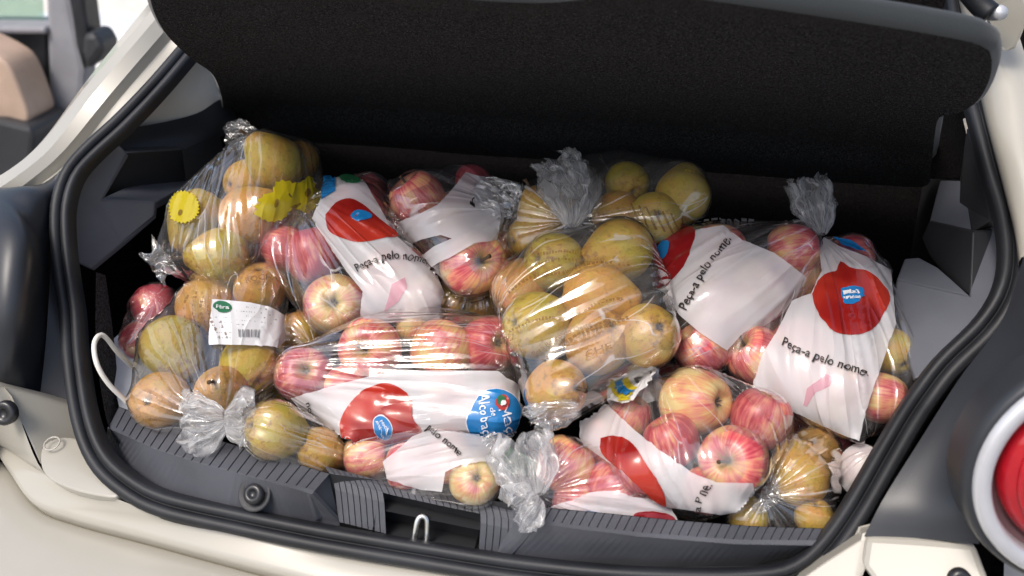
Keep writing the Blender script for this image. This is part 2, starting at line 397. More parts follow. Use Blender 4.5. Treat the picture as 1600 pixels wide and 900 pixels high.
# recess box and frame round it
rc = [PZ(585,797,.016), PZ(747,830,.016), PZ(738,862,-.004), PZ(576,842,-.004)]
rc = [p+Vector((0, .005, -.003)) for p in rc]
rcb = [p+Vector((0, .045, -.012)) for p in rc]
f = [(i, (i+1) % 4, 4+(i+1) % 4, 4+i) for i in range(4)]+[(4, 5, 6, 7)]
sub(part('latch_recess', rc+rcb, f, MT['darktrim'], False), sill)
tube('striker', [PZ(645,862,-.014), PZ(647,840,-.002), PZ(651,818,.010), PZ(655,809,.0145), PZ(661,807,.0155), PZ(667,813,.0125), PZ(667,838,-.001), PZ(665,864,-.014)], .0029, MT['steel'], car, 60, 12)
# right block
sb_r = [(788,868,-.004),(900,878,-.004),(1050,886,-.004),(1180,884,-.004),(1262,872,-.004)]
ft_r = [(834,816,.040),(900,826,.040),(1000,838,.040),(1150,850,.040),(1285,852,.040)]
bt_r = [(848,792,.042),(930,800,.042),(1050,812,.042),(1180,822,.042),(1300,826,.042)]
sub(solid(loft('sill_block', [dn(Z(sb_r), .02), Z(sb_r), Z(ft_r)], 40, MT['trim'], car, sharp=True, smooth=False), .004), sill)
ribbed('ribbed_tread', Z(ft_r), Z(bt_r), 32, MT['trim'])
sub(slab('block_end', [PZ(834,816,.0395), PZ(802,790,.034), PZ(776,864,-.003), PZ(788,868,-.003)], (.004, 0, -.004), MT['trim'], car, .001), sill)
# inner drop of the sill down to the boot floor
inner = Z(bt_l)+Z([(600,752,.030),(700,773,.030)])+Z(bt_r)
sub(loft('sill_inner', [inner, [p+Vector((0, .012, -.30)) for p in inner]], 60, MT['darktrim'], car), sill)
# screw in its pocket on the left block
sc = PZ(400,772,.018)
sn = Vector((-.05, -.75, .6))
cup = lathe('screw_pocket', [(.0165, .0035), (.0150, .0050), (.0120, .0010), (.0, .0010)], sc, sn, MT['darktrim'], car, 32)
sub(cup, sill)
bolt = lathe('screw', [(.0098, .002), (.0098, .0055), (.0080, .0075), (.0045, .0085), (.0040, .0052), (.0, .0052)], sc, sn, MT['bolt'], car, 28)
# boot interior ----------------------------------------------------------
def quad(name, pts, mat, par=None): return part(name, pts, [tuple(range(len(pts)))], mat, False, par)
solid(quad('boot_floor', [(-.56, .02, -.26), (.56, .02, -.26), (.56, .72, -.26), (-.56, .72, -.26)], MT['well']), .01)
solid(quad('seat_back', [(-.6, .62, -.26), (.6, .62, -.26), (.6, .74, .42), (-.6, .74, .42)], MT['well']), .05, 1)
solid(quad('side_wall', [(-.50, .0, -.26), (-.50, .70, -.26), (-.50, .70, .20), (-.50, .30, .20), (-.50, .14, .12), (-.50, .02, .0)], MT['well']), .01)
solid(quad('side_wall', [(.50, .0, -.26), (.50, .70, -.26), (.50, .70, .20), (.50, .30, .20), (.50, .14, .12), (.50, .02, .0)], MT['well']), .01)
loft('side_lining', [[PS(150,425,.01), PS(150,540,.01), PS(165,650,.012), PS(185,700,.014)], [PY(165,430,.19), PY(178,530,.15), PY(186,610,.11), PY(196,664,.085)]], 20, MT['sidecarpet'], car)
# left side trim
def PPL(pl, pxs):
    a, b, c = pl; n = (b-a).cross(c-a); out = []
    for x, y in pxs:
        d = Vector(ray(x, y)); k = Vector(CAM); out.append(k+d*((a-k).dot(n)/d.dot(n)))
    return out
def face(name, pts, mat, vec=(0, .004, -.006), bev=.0015): return slab(name, pts, vec, mat, car, bev)
LP = (PY(98,330,.215), PY(242,316,.305), PY(142,419,.215))
face('side_trim', PPL(LP, [(98,335),(108,290),(150,240),(186,226),(197,238),(154,312),(242,316),(240,336),(192,378),(142,419),(112,405)]), MT['sidetrim'])
lf = PPL(LP, [(154,312),(242,316)])
face('pocket_floor', [p+Vector((0, .0015, .0)) for p in lf]+PPL((lf[0], lf[1], PY(290,284,.40)), [(300,284),(285,277),(195,293)]), MT['sidetrim'], (0, .003, -.01))
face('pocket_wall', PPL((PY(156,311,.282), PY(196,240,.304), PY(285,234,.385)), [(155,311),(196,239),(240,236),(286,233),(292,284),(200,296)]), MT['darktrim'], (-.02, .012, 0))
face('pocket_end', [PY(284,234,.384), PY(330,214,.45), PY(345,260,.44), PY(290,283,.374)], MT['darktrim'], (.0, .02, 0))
loft('window_ledge', [[PY(160,245,.30), PY(250,232,.37), PY(300,232,.41), PY(345,214,.47), PY(374,196,.50)],
     [PY(178,222,.32), PY(250,215,.385), PY(300,208,.43), PY(345,192,.475), PY(372,188,.505)],
     [PY(196,201,.34), PY(260,190,.40), PY(310,176,.45), PY(346,155,.49), PY(364,170,.51)]], 24, MT['darktrim'], car, 10)
loft('pillar_lining', [[PY(180,215,.345), PY(260,196,.41), PY(320,176,.46), PY(352,158,.50)],
     [PY(230,160,.38), PY(280,140,.43), PY(330,125,.48), PY(350,140,.51)], [PY(285,85,.42), PY(320,80,.46), PY(350,78,.50), PY(380,80,.53)]], 20, MT['beige'], car, 8)
# right side trim
RP = (PY(1400,480,.262), PY(1516,465,.235), PY(1428,588,.18))
face('side_trim', PPL(RP, [(1398,470),(1402,437),(1516,463),(1520,362),(1545,340),(1580,400),(1570,470),(1500,550),(1430,592),(1415,545)]), MT['sidetrim'])
rf = PPL(RP, [(1402,437),(1516,463)])
face('pocket_floor', [p+Vector((0, .0015, 0)) for p in rf]+PPL((rf[0], rf[1], PY(1440,380,.36)), [(1500,448),(1466,418),(1436,402),(1414,404)]), MT['sidetrim'], (0, .003, -.01))
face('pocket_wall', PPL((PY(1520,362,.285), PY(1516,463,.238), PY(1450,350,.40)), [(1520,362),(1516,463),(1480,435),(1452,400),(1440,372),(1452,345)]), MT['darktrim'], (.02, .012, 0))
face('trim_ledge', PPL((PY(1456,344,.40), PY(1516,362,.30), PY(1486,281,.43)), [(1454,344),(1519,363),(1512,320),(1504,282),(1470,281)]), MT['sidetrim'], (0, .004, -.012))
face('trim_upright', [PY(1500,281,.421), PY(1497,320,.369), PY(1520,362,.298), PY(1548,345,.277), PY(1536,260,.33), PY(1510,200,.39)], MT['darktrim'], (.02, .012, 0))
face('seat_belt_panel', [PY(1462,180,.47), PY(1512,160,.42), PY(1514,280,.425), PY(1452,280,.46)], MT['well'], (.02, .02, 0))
tube('trim_wire', [PY(1508,186,.40), PY(1520,240,.37), PY(1528,300,.33)], .0022, MT['beige'], car, 14, 6)
# painted pillars
def pillar(name, rows, n=40, m=0): return loft(name, rows, n, MT['paint'], car, m)
pillar('pillar', [[PY(-40,300,.26), PY(20,262,.29), PY(70,215,.32), PY(140,120,.38), PY(225,15,.45), PY(262,-30,.48)],
     [PY(-40,292,.22), PY(10,268,.24), PY(65,222,.27), PY(140,128,.33), PY(230,24,.40), PY(268,-24,.43)],
     [PY(-30,312,.205), PY(22,278,.225), PY(80,230,.255), PY(150,140,.315), PY(236,38,.385), PY(276,-10,.415)],
     [PY(-10,322,.21), PY(44,284,.23), PY(100,235,.26), PY(170,150,.315), PY(249,58,.385), PY(290,10,.415)],
     [PY(6,330,.218), PY(60,290,.238), PY(112,246,.268), PY(182,160,.322), PY(258,72,.392), PY(300,26,.42)],
     [PY(16,334,.212), PY(76,292,.232), PY(128,252,.262), PY(198,172,.318), PY(272,88,.388), PY(312,40,.415)],
     [PY(30,340,.235), PY(90,300,.25), PY(140,262,.28), PY(206,182,.335), PY(282,96,.40), PY(322,50,.43)]], 40)
autosharp(bpy.data.objects['pillar'], .22)
pillar('pillar', [[PY(1590,420,.22), PY(1585,370,.25), PY(1568,300,.29), PY(1545,215,.34), PY(1525,140,.40), PY(1505,60,.46), PY(1490,-30,.52)],
     [PY(1600,400,.19), PY(1590,350,.22), PY(1574,290,.26), PY(1552,210,.31), PY(1532,130,.37), PY(1515,50,.43), PY(1500,-40,.49)],
     [PY(1660,390,.20), PY(1640,330,.23), PY(1610,250,.27), PY(1585,180,.31), PY(1562,100,.36), PY(1545,30,.41), PY(1530,-60,.47)],
     [PY(1720,380,.24), PY(1690,320,.26), PY(1660,240,.30), PY(1630,160,.33), PY(1600,80,.38), PY(1580,10,.43), PY(1560,-70,.49)]], 40, 12)
# hinge and strut end at the upper right
hg = PY(1570,60,.36)
slab('hinge_plate', [PY(1535,-20,.37), PY(1600,-20,.34), PY(1608,30,.33), PY(1588,78,.34), PY(1566,82,.345), PY(1552,60,.36), PY(1540,20,.37)], (0, .012, 0), MT['paint'], car, .004)
tube('gas_strut', [PY(1500,-30,.33), PY(1530,6,.325), PY(1548,22,.32)], .010, MT['rubber'], car, 16, 14)
lathe('strut_stud', [(.0, .008), (.006, .007), (.007, .003), (.007, -.012)], PY(1559,20,.322), (.3, -.9, .2), MT['silver'], car, 20)
# lower bodywork and bumper
lo_seal = [(178,778),(270,812),(420,842),(560,872),(660,888),(820,912),(1000,930),(1160,936),(1270,918),(1330,880),(1352,850)]
A0 = [PY(-60,600,.035), PY(8,606,.038), PY(36,668,.026), PY(58,722,.014), PY(84,752,.004), PY(130,768,-.002)]+[PS(*p) for p in lo_seal]
gut = [(-160,560,-.035),(-120,620,-.035),(-70,660,-.035),(-20,690,-.035),(10,730,-.035),(48,781,-.035),(110,806,-.035),(230,838,-.035),(378,878,-.035),(560,925,-.035),(760,975,-.035),(960,1010,-.035),(1150,1010,-.035),(1280,975,-.035),(1345,905,-.030)]; A0 = crom(A0, 60); A0 = [Vector(p) for p in A0]
G0 = [Vector(p) for p in crom(Z(gut), 60)]
A1 = [p*.55+q*.45+Vector((0, 0, .006)) for p, q in zip(A0, G0)]
loft('rear_gutter', [A0, A1, [p+Vector((0, .004, .003)) for p in G0], G0, [p+Vector((0, .002, -.008)) for p in G0], [p+Vector((0, .012, -.03)) for p in G0]], 80, MT['paint'], car)
bmp = [p+Vector((0, .012, -.024)) for p in G0]
B1 = [p+Vector((0, -.003, -.0125)) for p in G0]
B2 = [p+Vector((-.004, -.05, -.016)) for p in G0]; B3 = [p+Vector((-.008, -.12, -.034)) for p in G0]
B4 = [p+Vector((-.012, -.17, -.075)) for p in G0]; B5 = [p+Vector((-.012, -.195, -.16)) for p in G0]; B6 = [p+Vector((-.01, -.19, -.34)) for p in G0]
loft('rear_bumper', [bmp, B1, B2, B3, B4, B5, B6], 80, MT['paint'], car, 30)
# left inner corner
CP = (PY(8,606,.040), PY(112,634,.080), PY(58,715,.018))
face('corner_panel', PPL(CP, [(-30,596),(8,606),(60,619),(118,636),(130,690),(100,730),(62,728),(34,665)]), MT['paint'], (0, .02, -.01), .003)
PPD = (PZ(66,725,.002), PZ(112,686,.010), PZ(180,772,.002))
slab('bumper_stop', PPL(PPD, smooth_poly([(62,718),(64,702),(76,689),(96,683),(116,684),(140,696),(164,732),(186,774),(150,774),(110,764),(80,750),(66,735)], 40)), (0, .012, -.020), MT['paint'], car, .003, True)
lathe('stop_mark', [(.0085, .0), (.0088, .0008), (.0072, .0010), (.0070, 0)], PZ(93,702,.0)+Vector((0, -.0075, .0125)), (0, -.35, .9), MT['paint'], car, 24)
lathe('panel_plug', [(.0125, -.004), (.0125, .003), (.0105, .0045), (.0055, .0048), (.005, .002), (0, .002)], PY(8,645,.02), (.1, -.9, .35), MT['bolt'], car, 28)
# left lamp housing: dark bulging plastic
def bulge(name, rows, mat, n=30, m=30): return loft(name, rows, n, mat, car, m)
bulge('lamp_housing', [[PY(-60,285,.25), PY(0,292,.235), PY(40,290,.23), PY(70,285,.23), PY(108,255,.25)],
      [PY(-60,300,.19), PY(0,302,.175), PY(40,302,.175), PY(68,312,.185), PY(84,325,.20)],
      [PY(-60,360,.12), PY(0,360,.105), PY(45,368,.115), PY(68,400,.15), PY(78,430,.17)],
      [PY(-60,480,.06), PY(0,480,.05), PY(40,490,.065), PY(62,520,.10), PY(75,530,.125)],
      [PY(-60,570,.05), PY(0,570,.04), PY(30,580,.055), PY(50,600,.075), PY(66,605,.09)],
      [PY(-60,640,.06), PY(0,620,.055), PY(30,624,.06), PY(60,634,.075), PY(90,640,.09)]], MT['housing'])
qa = [PY(-60,285,.25), PY(-60,300,.19), PY(-60,360,.12), PY(-60,480,.06), PY(-60,570,.05), PY(-60,640,.06)]
loft('quarter_panel', [qa]+[[p+Vector((dx, dy, dz)) for p in qa] for dx, dy, dz in ((-.045, .02, -.03), (-.07, .10, -.10), (-.08, .35, -.26), (-.08, .7, -.46))], 24, MT['paint'], car, 20)
qb = [PY(1700,330,.20), PY(1780,400,.13), PY(1850,560,.06), PY(1870,742,.0), PY(1850,900,-.03)]
loft('quarter_panel', [qb]+[[p+Vector((dx, dy, 0)) for p in qb] for dx, dy in ((.03, .03), (.05, .12), (.06, .5), (.05, 1.3))], 24, MT['paint'], car, 20)
qc = [PY(1335,965,-.045), PY(1450,968,-.05), PY(1560,966,-.048), PY(1750,955,-.03), PY(1860,935,.0), PY(1960,900,.12)]
loft('bumper_corner', [[p+Vector((0, dy, dz)) for p in qc] for dy, dz in ((.03, .005), (0, 0), (-.03, -.012), (-.045, -.06), (-.04, -.18), (-.03, -.36))], 30, MT['paint'], car, 20)
loft('lamp_edge', [[PY(110,250,.252), PY(86,300,.215), PY(80,400,.165), PY(72,530,.115), PY(60,640,.07)], [PY(118,290,.225), PY(95,330,.20), PY(98,440,.16), PY(108,560,.115), PY(124,668,.075)]], 30, MT['housing'], car)
face('lamp_deck', [PY(-40,320,.225), PY(-20,302,.235), PY(56,296,.236), PY(112,244,.275), PY(122,262,.262), PY(92,300,.225), PY(84,318,.205)], MT['sidetrim'], (0, .01, -.012))
# right: dark infill panel, painted corner and round lamp
bulge('lamp_infill', [[PY(1600,400,.19), PY(1566,500,.16), PY(1500,590,.112), PY(1436,690,.062), PY(1380,780,.024), PY(1350,838,.008)],
      [PY(1660,470,.13), PY(1600,540,.115), PY(1545,620,.08), PY(1490,710,.045), PY(1450,790,.015), PY(1440,842,.003)],
      [PY(1700,560,.06), PY(1640,600,.05), PY(1590,660,.03), PY(1550,740,.01), PY(1530,800,-.005), PY(1530,850,-.012)]], MT['housing'], 30, 16)
CQ = (PY(1352,838,.006), PY(1526,850,-.006), PY(1430,955,-.045))
slab('corner_panel', PPL(CQ, [(1354,838),(1440,843),(1524,850),(1545,905),(1562,960),(1430,960),(1380,930),(1347,884)]), (0, .03, -.012), MT['paint'], car, .005)
slab('corner_strip', [p+Vector((0, .006, -.002)) for p in PPL(CQ, [(1366,836),(1351,840),(1343,886),(1330,960),(1180,960),(1296,880)])], (0, .02, -.01), MT['paint'], car, .003)
lathe('panel_plug', [(.0085, -.004), (.0085, .003), (.005, .004), (0, .003)], PY(1500,906,-.036), (.1, -.9, .35), MT['bolt'], car, 24)
tl = lathe('tail_light', [(.094, -.03), (.094, -.006), (.0925, .001), (.090, .003), (.088, .003)], PY(1722,742,-.025), (.16, -1, .12), MT['housing'], car, 72)
tc0 = PY(1722,742,-.025)
def tlp(name, prof, mat): return sub(lathe(name, prof, tc0, (.16, -1, .12), mat, car, 72), tl)
tlp('lamp_ring', [(.088, .002), (.0875, .006), (.085, .009), (.077, .008), (.0745, .003), (.074, -.004)], MT['silver'])
tlp('lamp_bezel', [(.0745, -.004), (.070, -.010), (.0675, -.012)], MT['mauve'])
tlp('lens', [(.0675, -.012), (.067, -.004), (.062, .002), (.042, .006), (.0, .008)], MT['lens'])
tq = Vector((.16, -1, .12)).normalized().to_track_quat('Z', 'Y').to_matrix()
for a, b in ((.055, .058), (.033, .036)): tlp('lens_ring', [(a-.0005, .0035+(.07-a)*.10), (a, .0065+(.07-a)*.12), (b, .0060+(.07-a)*.12), (b+.0005, .003+(.07-a)*.10)], MT['lens'])
for k in range(12):
    w = 2*math.pi*k/12+.13; P = []
    for rr, dw in ((.039, -.13), (.039, .13), (.052, .14), (.052, -.14)):
        P.append(tc0+tq @ Vector((rr*math.cos(w+dw), rr*math.sin(w+dw), .0075)))
    sub(slab('lens_cell', P, tq @ Vector((0, 0, -.004)), MT['lensdark'], car, .001), tl)
# ------------------------------------------------------------------ parcel shelf, propped up
SH0, SH1 = Vector((0, .10, .445)), Vector((0, .56, .185))          # rear edge (raised), front edge
sdir = (SH1-SH0).normalized(); snrm = Vector((0, -sdir.z, sdir.y)); snrm = -snrm if snrm.z > 0 else snrm
def PSH(x, y, h=0.0):
    d = Vector(ray(x, y)); c = Vector(CAM); p0 = SH0+snrm*h
    t = (p0-c).dot(snrm)/d.dot(snrm); return c+d*t
shelf = empty('parcel_shelf', SH0, 'black carpeted parcel shelf propped open above the fruit bags', 'parcel shelf')
top = [(232,-20),(340,-24),(440,-22),(560,-18),(660,-8),(760,1),(853,5),(930,-2),(1010,-6),(1090,-2),(1200,13),(1333,34),(1440,52),(1520,68),(1546,80)]
bot_ = [(352,198),(380,214),(450,210),(560,214),(660,221),(760,230),(853,236),(930,242),(1010,248),(1090,254),(1200,262),(1300,270),(1380,275),(1440,277),(1455,268)]
lft = [(232,-20),(240,18),(262,56),(300,92),(332,116),(346,150),(350,185),(352,198)]
rgt = [(1546,80),(1550,100),(1544,130),(1525,160),(1495,178),(1468,184),(1460,215),(1455,268)]
T_, B_ = [PSH(*p) for p in top], [PSH(*p) for p in bot_]
nU, nV = 90, 44
tt, bb = crom(T_, nU), crom(B_, nU); ll, rr_ = crom([PSH(*p) for p in lft], nV), crom([PSH(*p) for p in rgt], nV)
v = []
for j in range(nV):
    s = j/(nV-1)
    for i in range(nU):
        u = i/(nU-1)
        p = (1-s)*tt[i]+s*bb[i]+(1-u)*ll[j]+u*rr_[j]-((1-u)*(1-s)*tt[0]+u*(1-s)*tt[-1]+(1-u)*s*bb[0]+u*s*bb[-1])
        edge = min(u, 1-u)*8; edge = min(1, edge)
        dep = -.010*edge*min(1, max(0, (.86-s)*9))*min(1, s*10)        # shallow pressed panel
        dep += .012*max(0, (s-.78)/.22)+.0012*noise.noise(Vector((p[0]*9, p[1]*9, 3)))
        q = Vector(p)+snrm*dep
        v.append(q)
f = [(j*nU+i, j*nU+i+1, (j+1)*nU+i+1, (j+1)*nU+i) for j in range(nV-1) for i in range(nU-1)]
def fam(name, v, f, mat, smooth=True): return mesh(name, v, f, mat, shelf, smooth)
fam('underside', v, f, MT['carpet'])
ring = [v[i] for i in range(nU)]+[v[j*nU+nU-1] for j in range(1, nV)]+[v[(nV-1)*nU+i] for i in range(nU-2, -1, -1)]+[v[j*nU] for j in range(nV-2, 0, -1)]
TH = .019
v2 = []; cen = sum(ring, Vector())/len(ring)
k = len(ring)
for h, o_ in ((0, 0), (.003, .004), (.012, .006), (TH-.003, .004), (TH, 0)):
    for p in ring: v2.append(p-snrm*h+((p-cen).normalized())*o_)
f2 = [(a*k+i, a*k+(i+1) % k, (a+1)*k+(i+1) % k, (a+1)*k+i) for a in range(4) for i in range(k)]
MT['rim'] = plain('shelf_rim', (.020, .025, .027), .8, grain=.5, gscale=900, sheen=.2)
fam('rim', v2, f2, MT['rim'])
fam('top_panel', [p-snrm*TH for p in v], [tuple(reversed(q)) for q in f], MT['carpet'])
# ------------------------------------------------------------------ fruit
def prof_mesh(name, prof, seg, lobes, squash, mat):
    v = []; f = []; n = len(prof)
    for r, z in prof:
        for j in range(seg):
            w = 2*math.pi*j/seg; k = 1+lobes*math.cos(5*w+.4)*(1-z)/2+squash*math.cos(2*w)
            v.append((r*k*math.cos(w), r*k*math.sin(w), z+lobes*.6*math.cos(5*w)*max(0, -z)))
    for i in range(n-1):
        for j in range(seg): f.append((i*seg+j, i*seg+(j+1) % seg, (i+1)*seg+(j+1) % seg, (i+1)*seg+j))
    f.append(tuple(range(seg))[::-1]); f.append(tuple(range((n-1)*seg, n*seg)))
    me = bpy.data.meshes.new(name); me.from_pydata(v, [], f); me.materials.append(mat)
    me.polygons.foreach_set('use_smooth', [True]*len(me.polygons)); return me
ap = [(p[0], p[1]) for p in crom([(.02,-.62),(.10,-.66),(.22,-.80),(.42,-.87),(.66,-.76),(.88,-.42),(1.0,.05),(.95,.42),(.76,.74),(.50,.88),(.28,.82),(.12,.62),(.03,.50)], 34)]
pe = [(p[0], p[1]) for p in crom([(.03,-.78),(.12,-.84),(.30,-.92),(.60,-.80),(.88,-.46),(1.0,-.02),(.93,.40),(.74,.76),(.54,1.04),(.40,1.22),(.26,1.34),(.10,1.38),(.02,1.34)], 34)]
AM = [prof_mesh('apple_body', ap, 36, l, s, MT['apple']) for l, s in ((.025, .01), (.04, -.02), (.015, .03))]
PM = [prof_mesh('pear_body', pe, 36, l, s, MT['pear']) for l, s in ((.02, .02), (.03, -.02), (.01, .03))]
def small(name, v, f, mat):
    me = bpy.data.meshes.new(name); me.from_pydata(v, [], f); me.materials.append(mat)
    me.polygons.foreach_set('use_smooth', [True]*len(f)); return me
def stem_me(z0, L, bend, r=.055):
    v = []; f = []
    for i in range(5):
        t = i/4
        for j in range(7):
            w = 2*math.pi*j/7; q = r*(1+.5*(t > .9)); v.append((q*math.cos(w)+bend*t*t, q*math.sin(w), z0+L*t))
    for i in range(4):
        for j in range(7): f.append((i*7+j, i*7+(j+1) % 7, i*7+7+(j+1) % 7, i*7+7+j))
    f.append(tuple(range(28, 35))); return small('stem', v, f, MT['stem'])
def calyx_me(z0, r):
    v = []; f = []
    for k in range(5):
        w = 2*math.pi*k/5; b = len(v)
        v += [(math.cos(w-.4)*r*.35, math.sin(w-.4)*r*.35, z0), (math.cos(w+.4)*r*.35, math.sin(w+.4)*r*.35, z0), (math.cos(w)*r, math.sin(w)*r, z0-.14), (math.cos(w)*r*.5, math.sin(w)*r*.5, z0-.12)]
        f += [(b, b+3, b+2), (b+3, b+1, b+2), (b, b+1, b+3)]
    return small('calyx', v, f, MT['stem'])
ASTEM, PSTEM = stem_me(.50, .55, .12, .045), stem_me(1.30, .42, .16, .06)
ACAL, PCAL = calyx_me(-.66, .16), calyx_me(-.82, .17)
def fruit(kind, x, y, r, off, pole, end, red, label, group):
    D = pile_depth(x, y)+off; c = PD(x, y, D); R = r*D/FPX
    if pole is None:
        a = random.uniform(0, 6.28); ax = Vector((math.cos(a), math.sin(a), random.uniform(-.5, .25) if kind == 'a' else random.uniform(-1.3, -.45))); ax.normalize()
    else:
        ax = Vector(((pole[0]-x)/r, -(pole[1]-y)/r, 0)); l = ax.length
        if l > .97: ax *= .97/l; l = .97
        ax.z = math.sqrt(1-l*l)
    w = Vector(cR)*ax.x+Vector(cU)*ax.y-Vector(cF)*ax.z; w.normalize()
    if end == 'c': w = -w                       # the calyx end faces out
    me = random.choice(AM if kind == 'a' else PM)
    name = 'apple' if kind == 'a' else 'pear'
    o = bpy.data.objects.new(name, me); COL.objects.link(o)
    o.location = c; q = w.to_track_quat('Z', 'Y'); o.rotation_mode = 'QUATERNION'
    from mathutils import Quaternion
    o.rotation_quaternion = q @ Quaternion((0, 0, 1), random.uniform(0, 6.28)); o.scale = (R, R, R*random.uniform(.97, 1.03))
    o.color = (red, random.uniform(.3, .6), 0, 1)
    tag(o, label, name, group)
    if pole is not None:
        for nm, m2 in (('stem', ASTEM if kind == 'a' else PSTEM),) if end == 's' else (('calyx', ACAL if kind == 'a' else PCAL),):
            s = bpy.data.objects.new(nm, m2); COL.objects.link(s); s.parent = o
    sph = [(np.array(c), R*1.0)]
    if kind == 'p': sph += [(np.array(c+w*R*.55), R*.80), (np.array(c+w*R*1.0), R*.46)]
    return sph
# ------------------------------------------------------------------ bags: film wrapped round the fruit
ico = bmesh.new(); bmesh.ops.create_icosphere(ico, subdivisions=6, radius=1)
ICO_V = np.array([v.co[:] for v in ico.verts]); ICO_F = [tuple(v.index for v in f.verts) for f in ico.faces]
ICO_E = np.array([(e.verts[0].index, e.verts[1].index) for e in ico.edges]); ico.free()
NV = len(ICO_V); DEG = np.bincount(ICO_E.ravel(), minlength=NV).astype(float)
EI = np.r_[ICO_E[:, 0], ICO_E[:, 1]]; EJ = np.r_[ICO_E[:, 1], ICO_E[:, 0]]
FIB = np.array([(math.cos(2.39996*i)*math.sqrt(1-(1-2*(i+.5)/70)**2), math.sin(2.39996*i)*math.sqrt(1-(1-2*(i+.5)/70)**2), 1-2*(i+.5)/70) for i in range(70)])
def wrap(spheres, extra, deep, iters):
    pts = []
    down = np.array(cF)*.8+np.array([0, 0, -.6])
    for c, r in spheres:
        pts.append(c+FIB*(r+.0015)); pts.append(c+down*deep+FIB*r*.7)
    E = np.array(extra) if len(extra) else np.zeros((0, 3))
    if len(E): pts.append(E)
    P = np.vstack(pts)
    bm = bmesh.new()
    for p in P: bm.verts.new(p)
    bmesh.ops.convex_hull(bm, input=bm.verts); bm.faces.ensure_lookup_table()
    Nn = np.array([f.normal[:] for f in bm.faces]); Dd = np.array([f.normal.dot(f.verts[0].co) for f in bm.faces]); bm.free()
    ok = np.linalg.norm(Nn, axis=1) > .5; Nn, Dd = Nn[ok], Dd[ok]
    c0 = np.mean([c for c, r in spheres], axis=0)+down*deep*.4
    best = np.full(NV, 1e9)
    for s in range(0, len(Nn), 200):
        den = ICO_V @ Nn[s:s+200].T; num = (Dd[s:s+200]-Nn[s:s+200] @ c0)[None, :]
        t = np.where(den > 1e-6, num/np.maximum(den, 1e-6), 1e9); best = np.minimum(best, np.where(t > 0, t, 1e9).min(1))
    V = c0+ICO_V*best[:, None]
    fix = np.zeros(NV, bool)
    for e in E: fix |= np.linalg.norm(V-e, axis=1) < .008
    V0 = V.copy()
    for it in range(iters):
        A = np.stack([np.bincount(EI, V[EJ, k], NV) for k in range(3)], 1)/DEG[:, None]
        Vn = V+.5*(A-V); Vn[fix] = V0[fix]; V = Vn
        for c, r in spheres:
            d = V-c; l = np.linalg.norm(d, axis=1); m = l < r+.0012
            V[m] = c+d[m]/l[m, None]*(r+.0012)
    return V, c0
def fold_coords(V, c0, ax):
    q = Vector(ax).to_track_quat('Z', 'Y').to_matrix(); Q = np.array(q)
    L = (V-c0) @ Q                               # local, neck along z
    th = np.arctan2(L[:, 1], L[:, 0])
    return np.stack([np.cos(th), np.sin(th), L[:, 2]*4.5], 1)
def set_fold(me, F):
    at = me.attributes.new('fold', 'FLOAT_VECTOR', 'POINT'); at.data.foreach_set('vector', np.asarray(F, np.float32).ravel())
class Bag: pass
def make_bag(label, group, fruits, extra=(), neck=None, deep=.05, iters=30, amp=.0016, fgroup=None):
    b = Bag(); sph = []
    for f in fruits: sph += fruit(*f, fgroup)
    ex = [np.array(PD(x, y, pile_depth(x, y)+o)) for x, y, o in extra]
    b.neck = np.array(PD(neck[0], neck[1], pile_depth(*neck[:2])+neck[2])) if neck else None
    if neck: ex.append(b.neck)
    V, c0 = wrap(sph, ex, deep, iters)
    b.c0 = c0
    b.ax = (b.neck-c0) if neck else np.array([.3, -.2, .9]); b.ax = b.ax/np.linalg.norm(b.ax)
    F = fold_coords(V, c0, b.ax); b.seed = random.uniform(0, 50)
    nr = V-c0; 
    # folds that run away from the neck, real relief
    A = np.stack([np.bincount(EI, V[EJ, k], NV) for k in range(3)], 1)/DEG[:, None]
    h = np.array([noise.noise(Vector((p[0]*2.6+b.seed, p[1]*2.6, p[2]*.6))) + .6*noise.noise(Vector((p[0]*6+b.seed, p[1]*6, p[2]*1.1))) for p in F])
    h2 = np.array([noise.noise(Vector((p[0]*55, p[1]*55+b.seed, p[2]*55))) for p in V])
    disp = amp*(np.clip(1-np.abs(h)*3, 0, 1)**1.5*1.5+.12*np.clip(h2+.3, 0, 1))
    me = bpy.data.meshes.new('film'); me.from_pydata([tuple(p) for p in V], [], ICO_F); me.update()
    nrm = np.zeros(NV*3, np.float32); me.vertices.foreach_get('normal', nrm); nrm = nrm.reshape(-1, 3)
    V = V+nrm*disp[:, None]; me.vertices.foreach_set('co', V.astype(np.float32).ravel()); me.update()
    set_fold(me, F+np.array([b.seed, 0, 0]))
    base = V[V[:, 2].argmin()]
    b.root = empty('fruit_bag', (float(c0[0]), float(c0[1]), float(V[:, 2].min())), label, 'bag', group)
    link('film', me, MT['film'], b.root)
    b.bvh = BVHTree.FromPolygons([Vector(p) for p in V], ICO_F)
    b.lay = {}
    return b
def hit(b, x, y, lift):
    d = Vector(ray(x, y)); p, n, i, t = b.bvh.ray_cast(Vector(CAM), d.normalized())
    if p is None:
        p, n, i, t = b.bvh.find_nearest(PD(x, y, pile_depth(x, y)))
    if n.dot(d) > 0: n = -n
    return p+n*lift
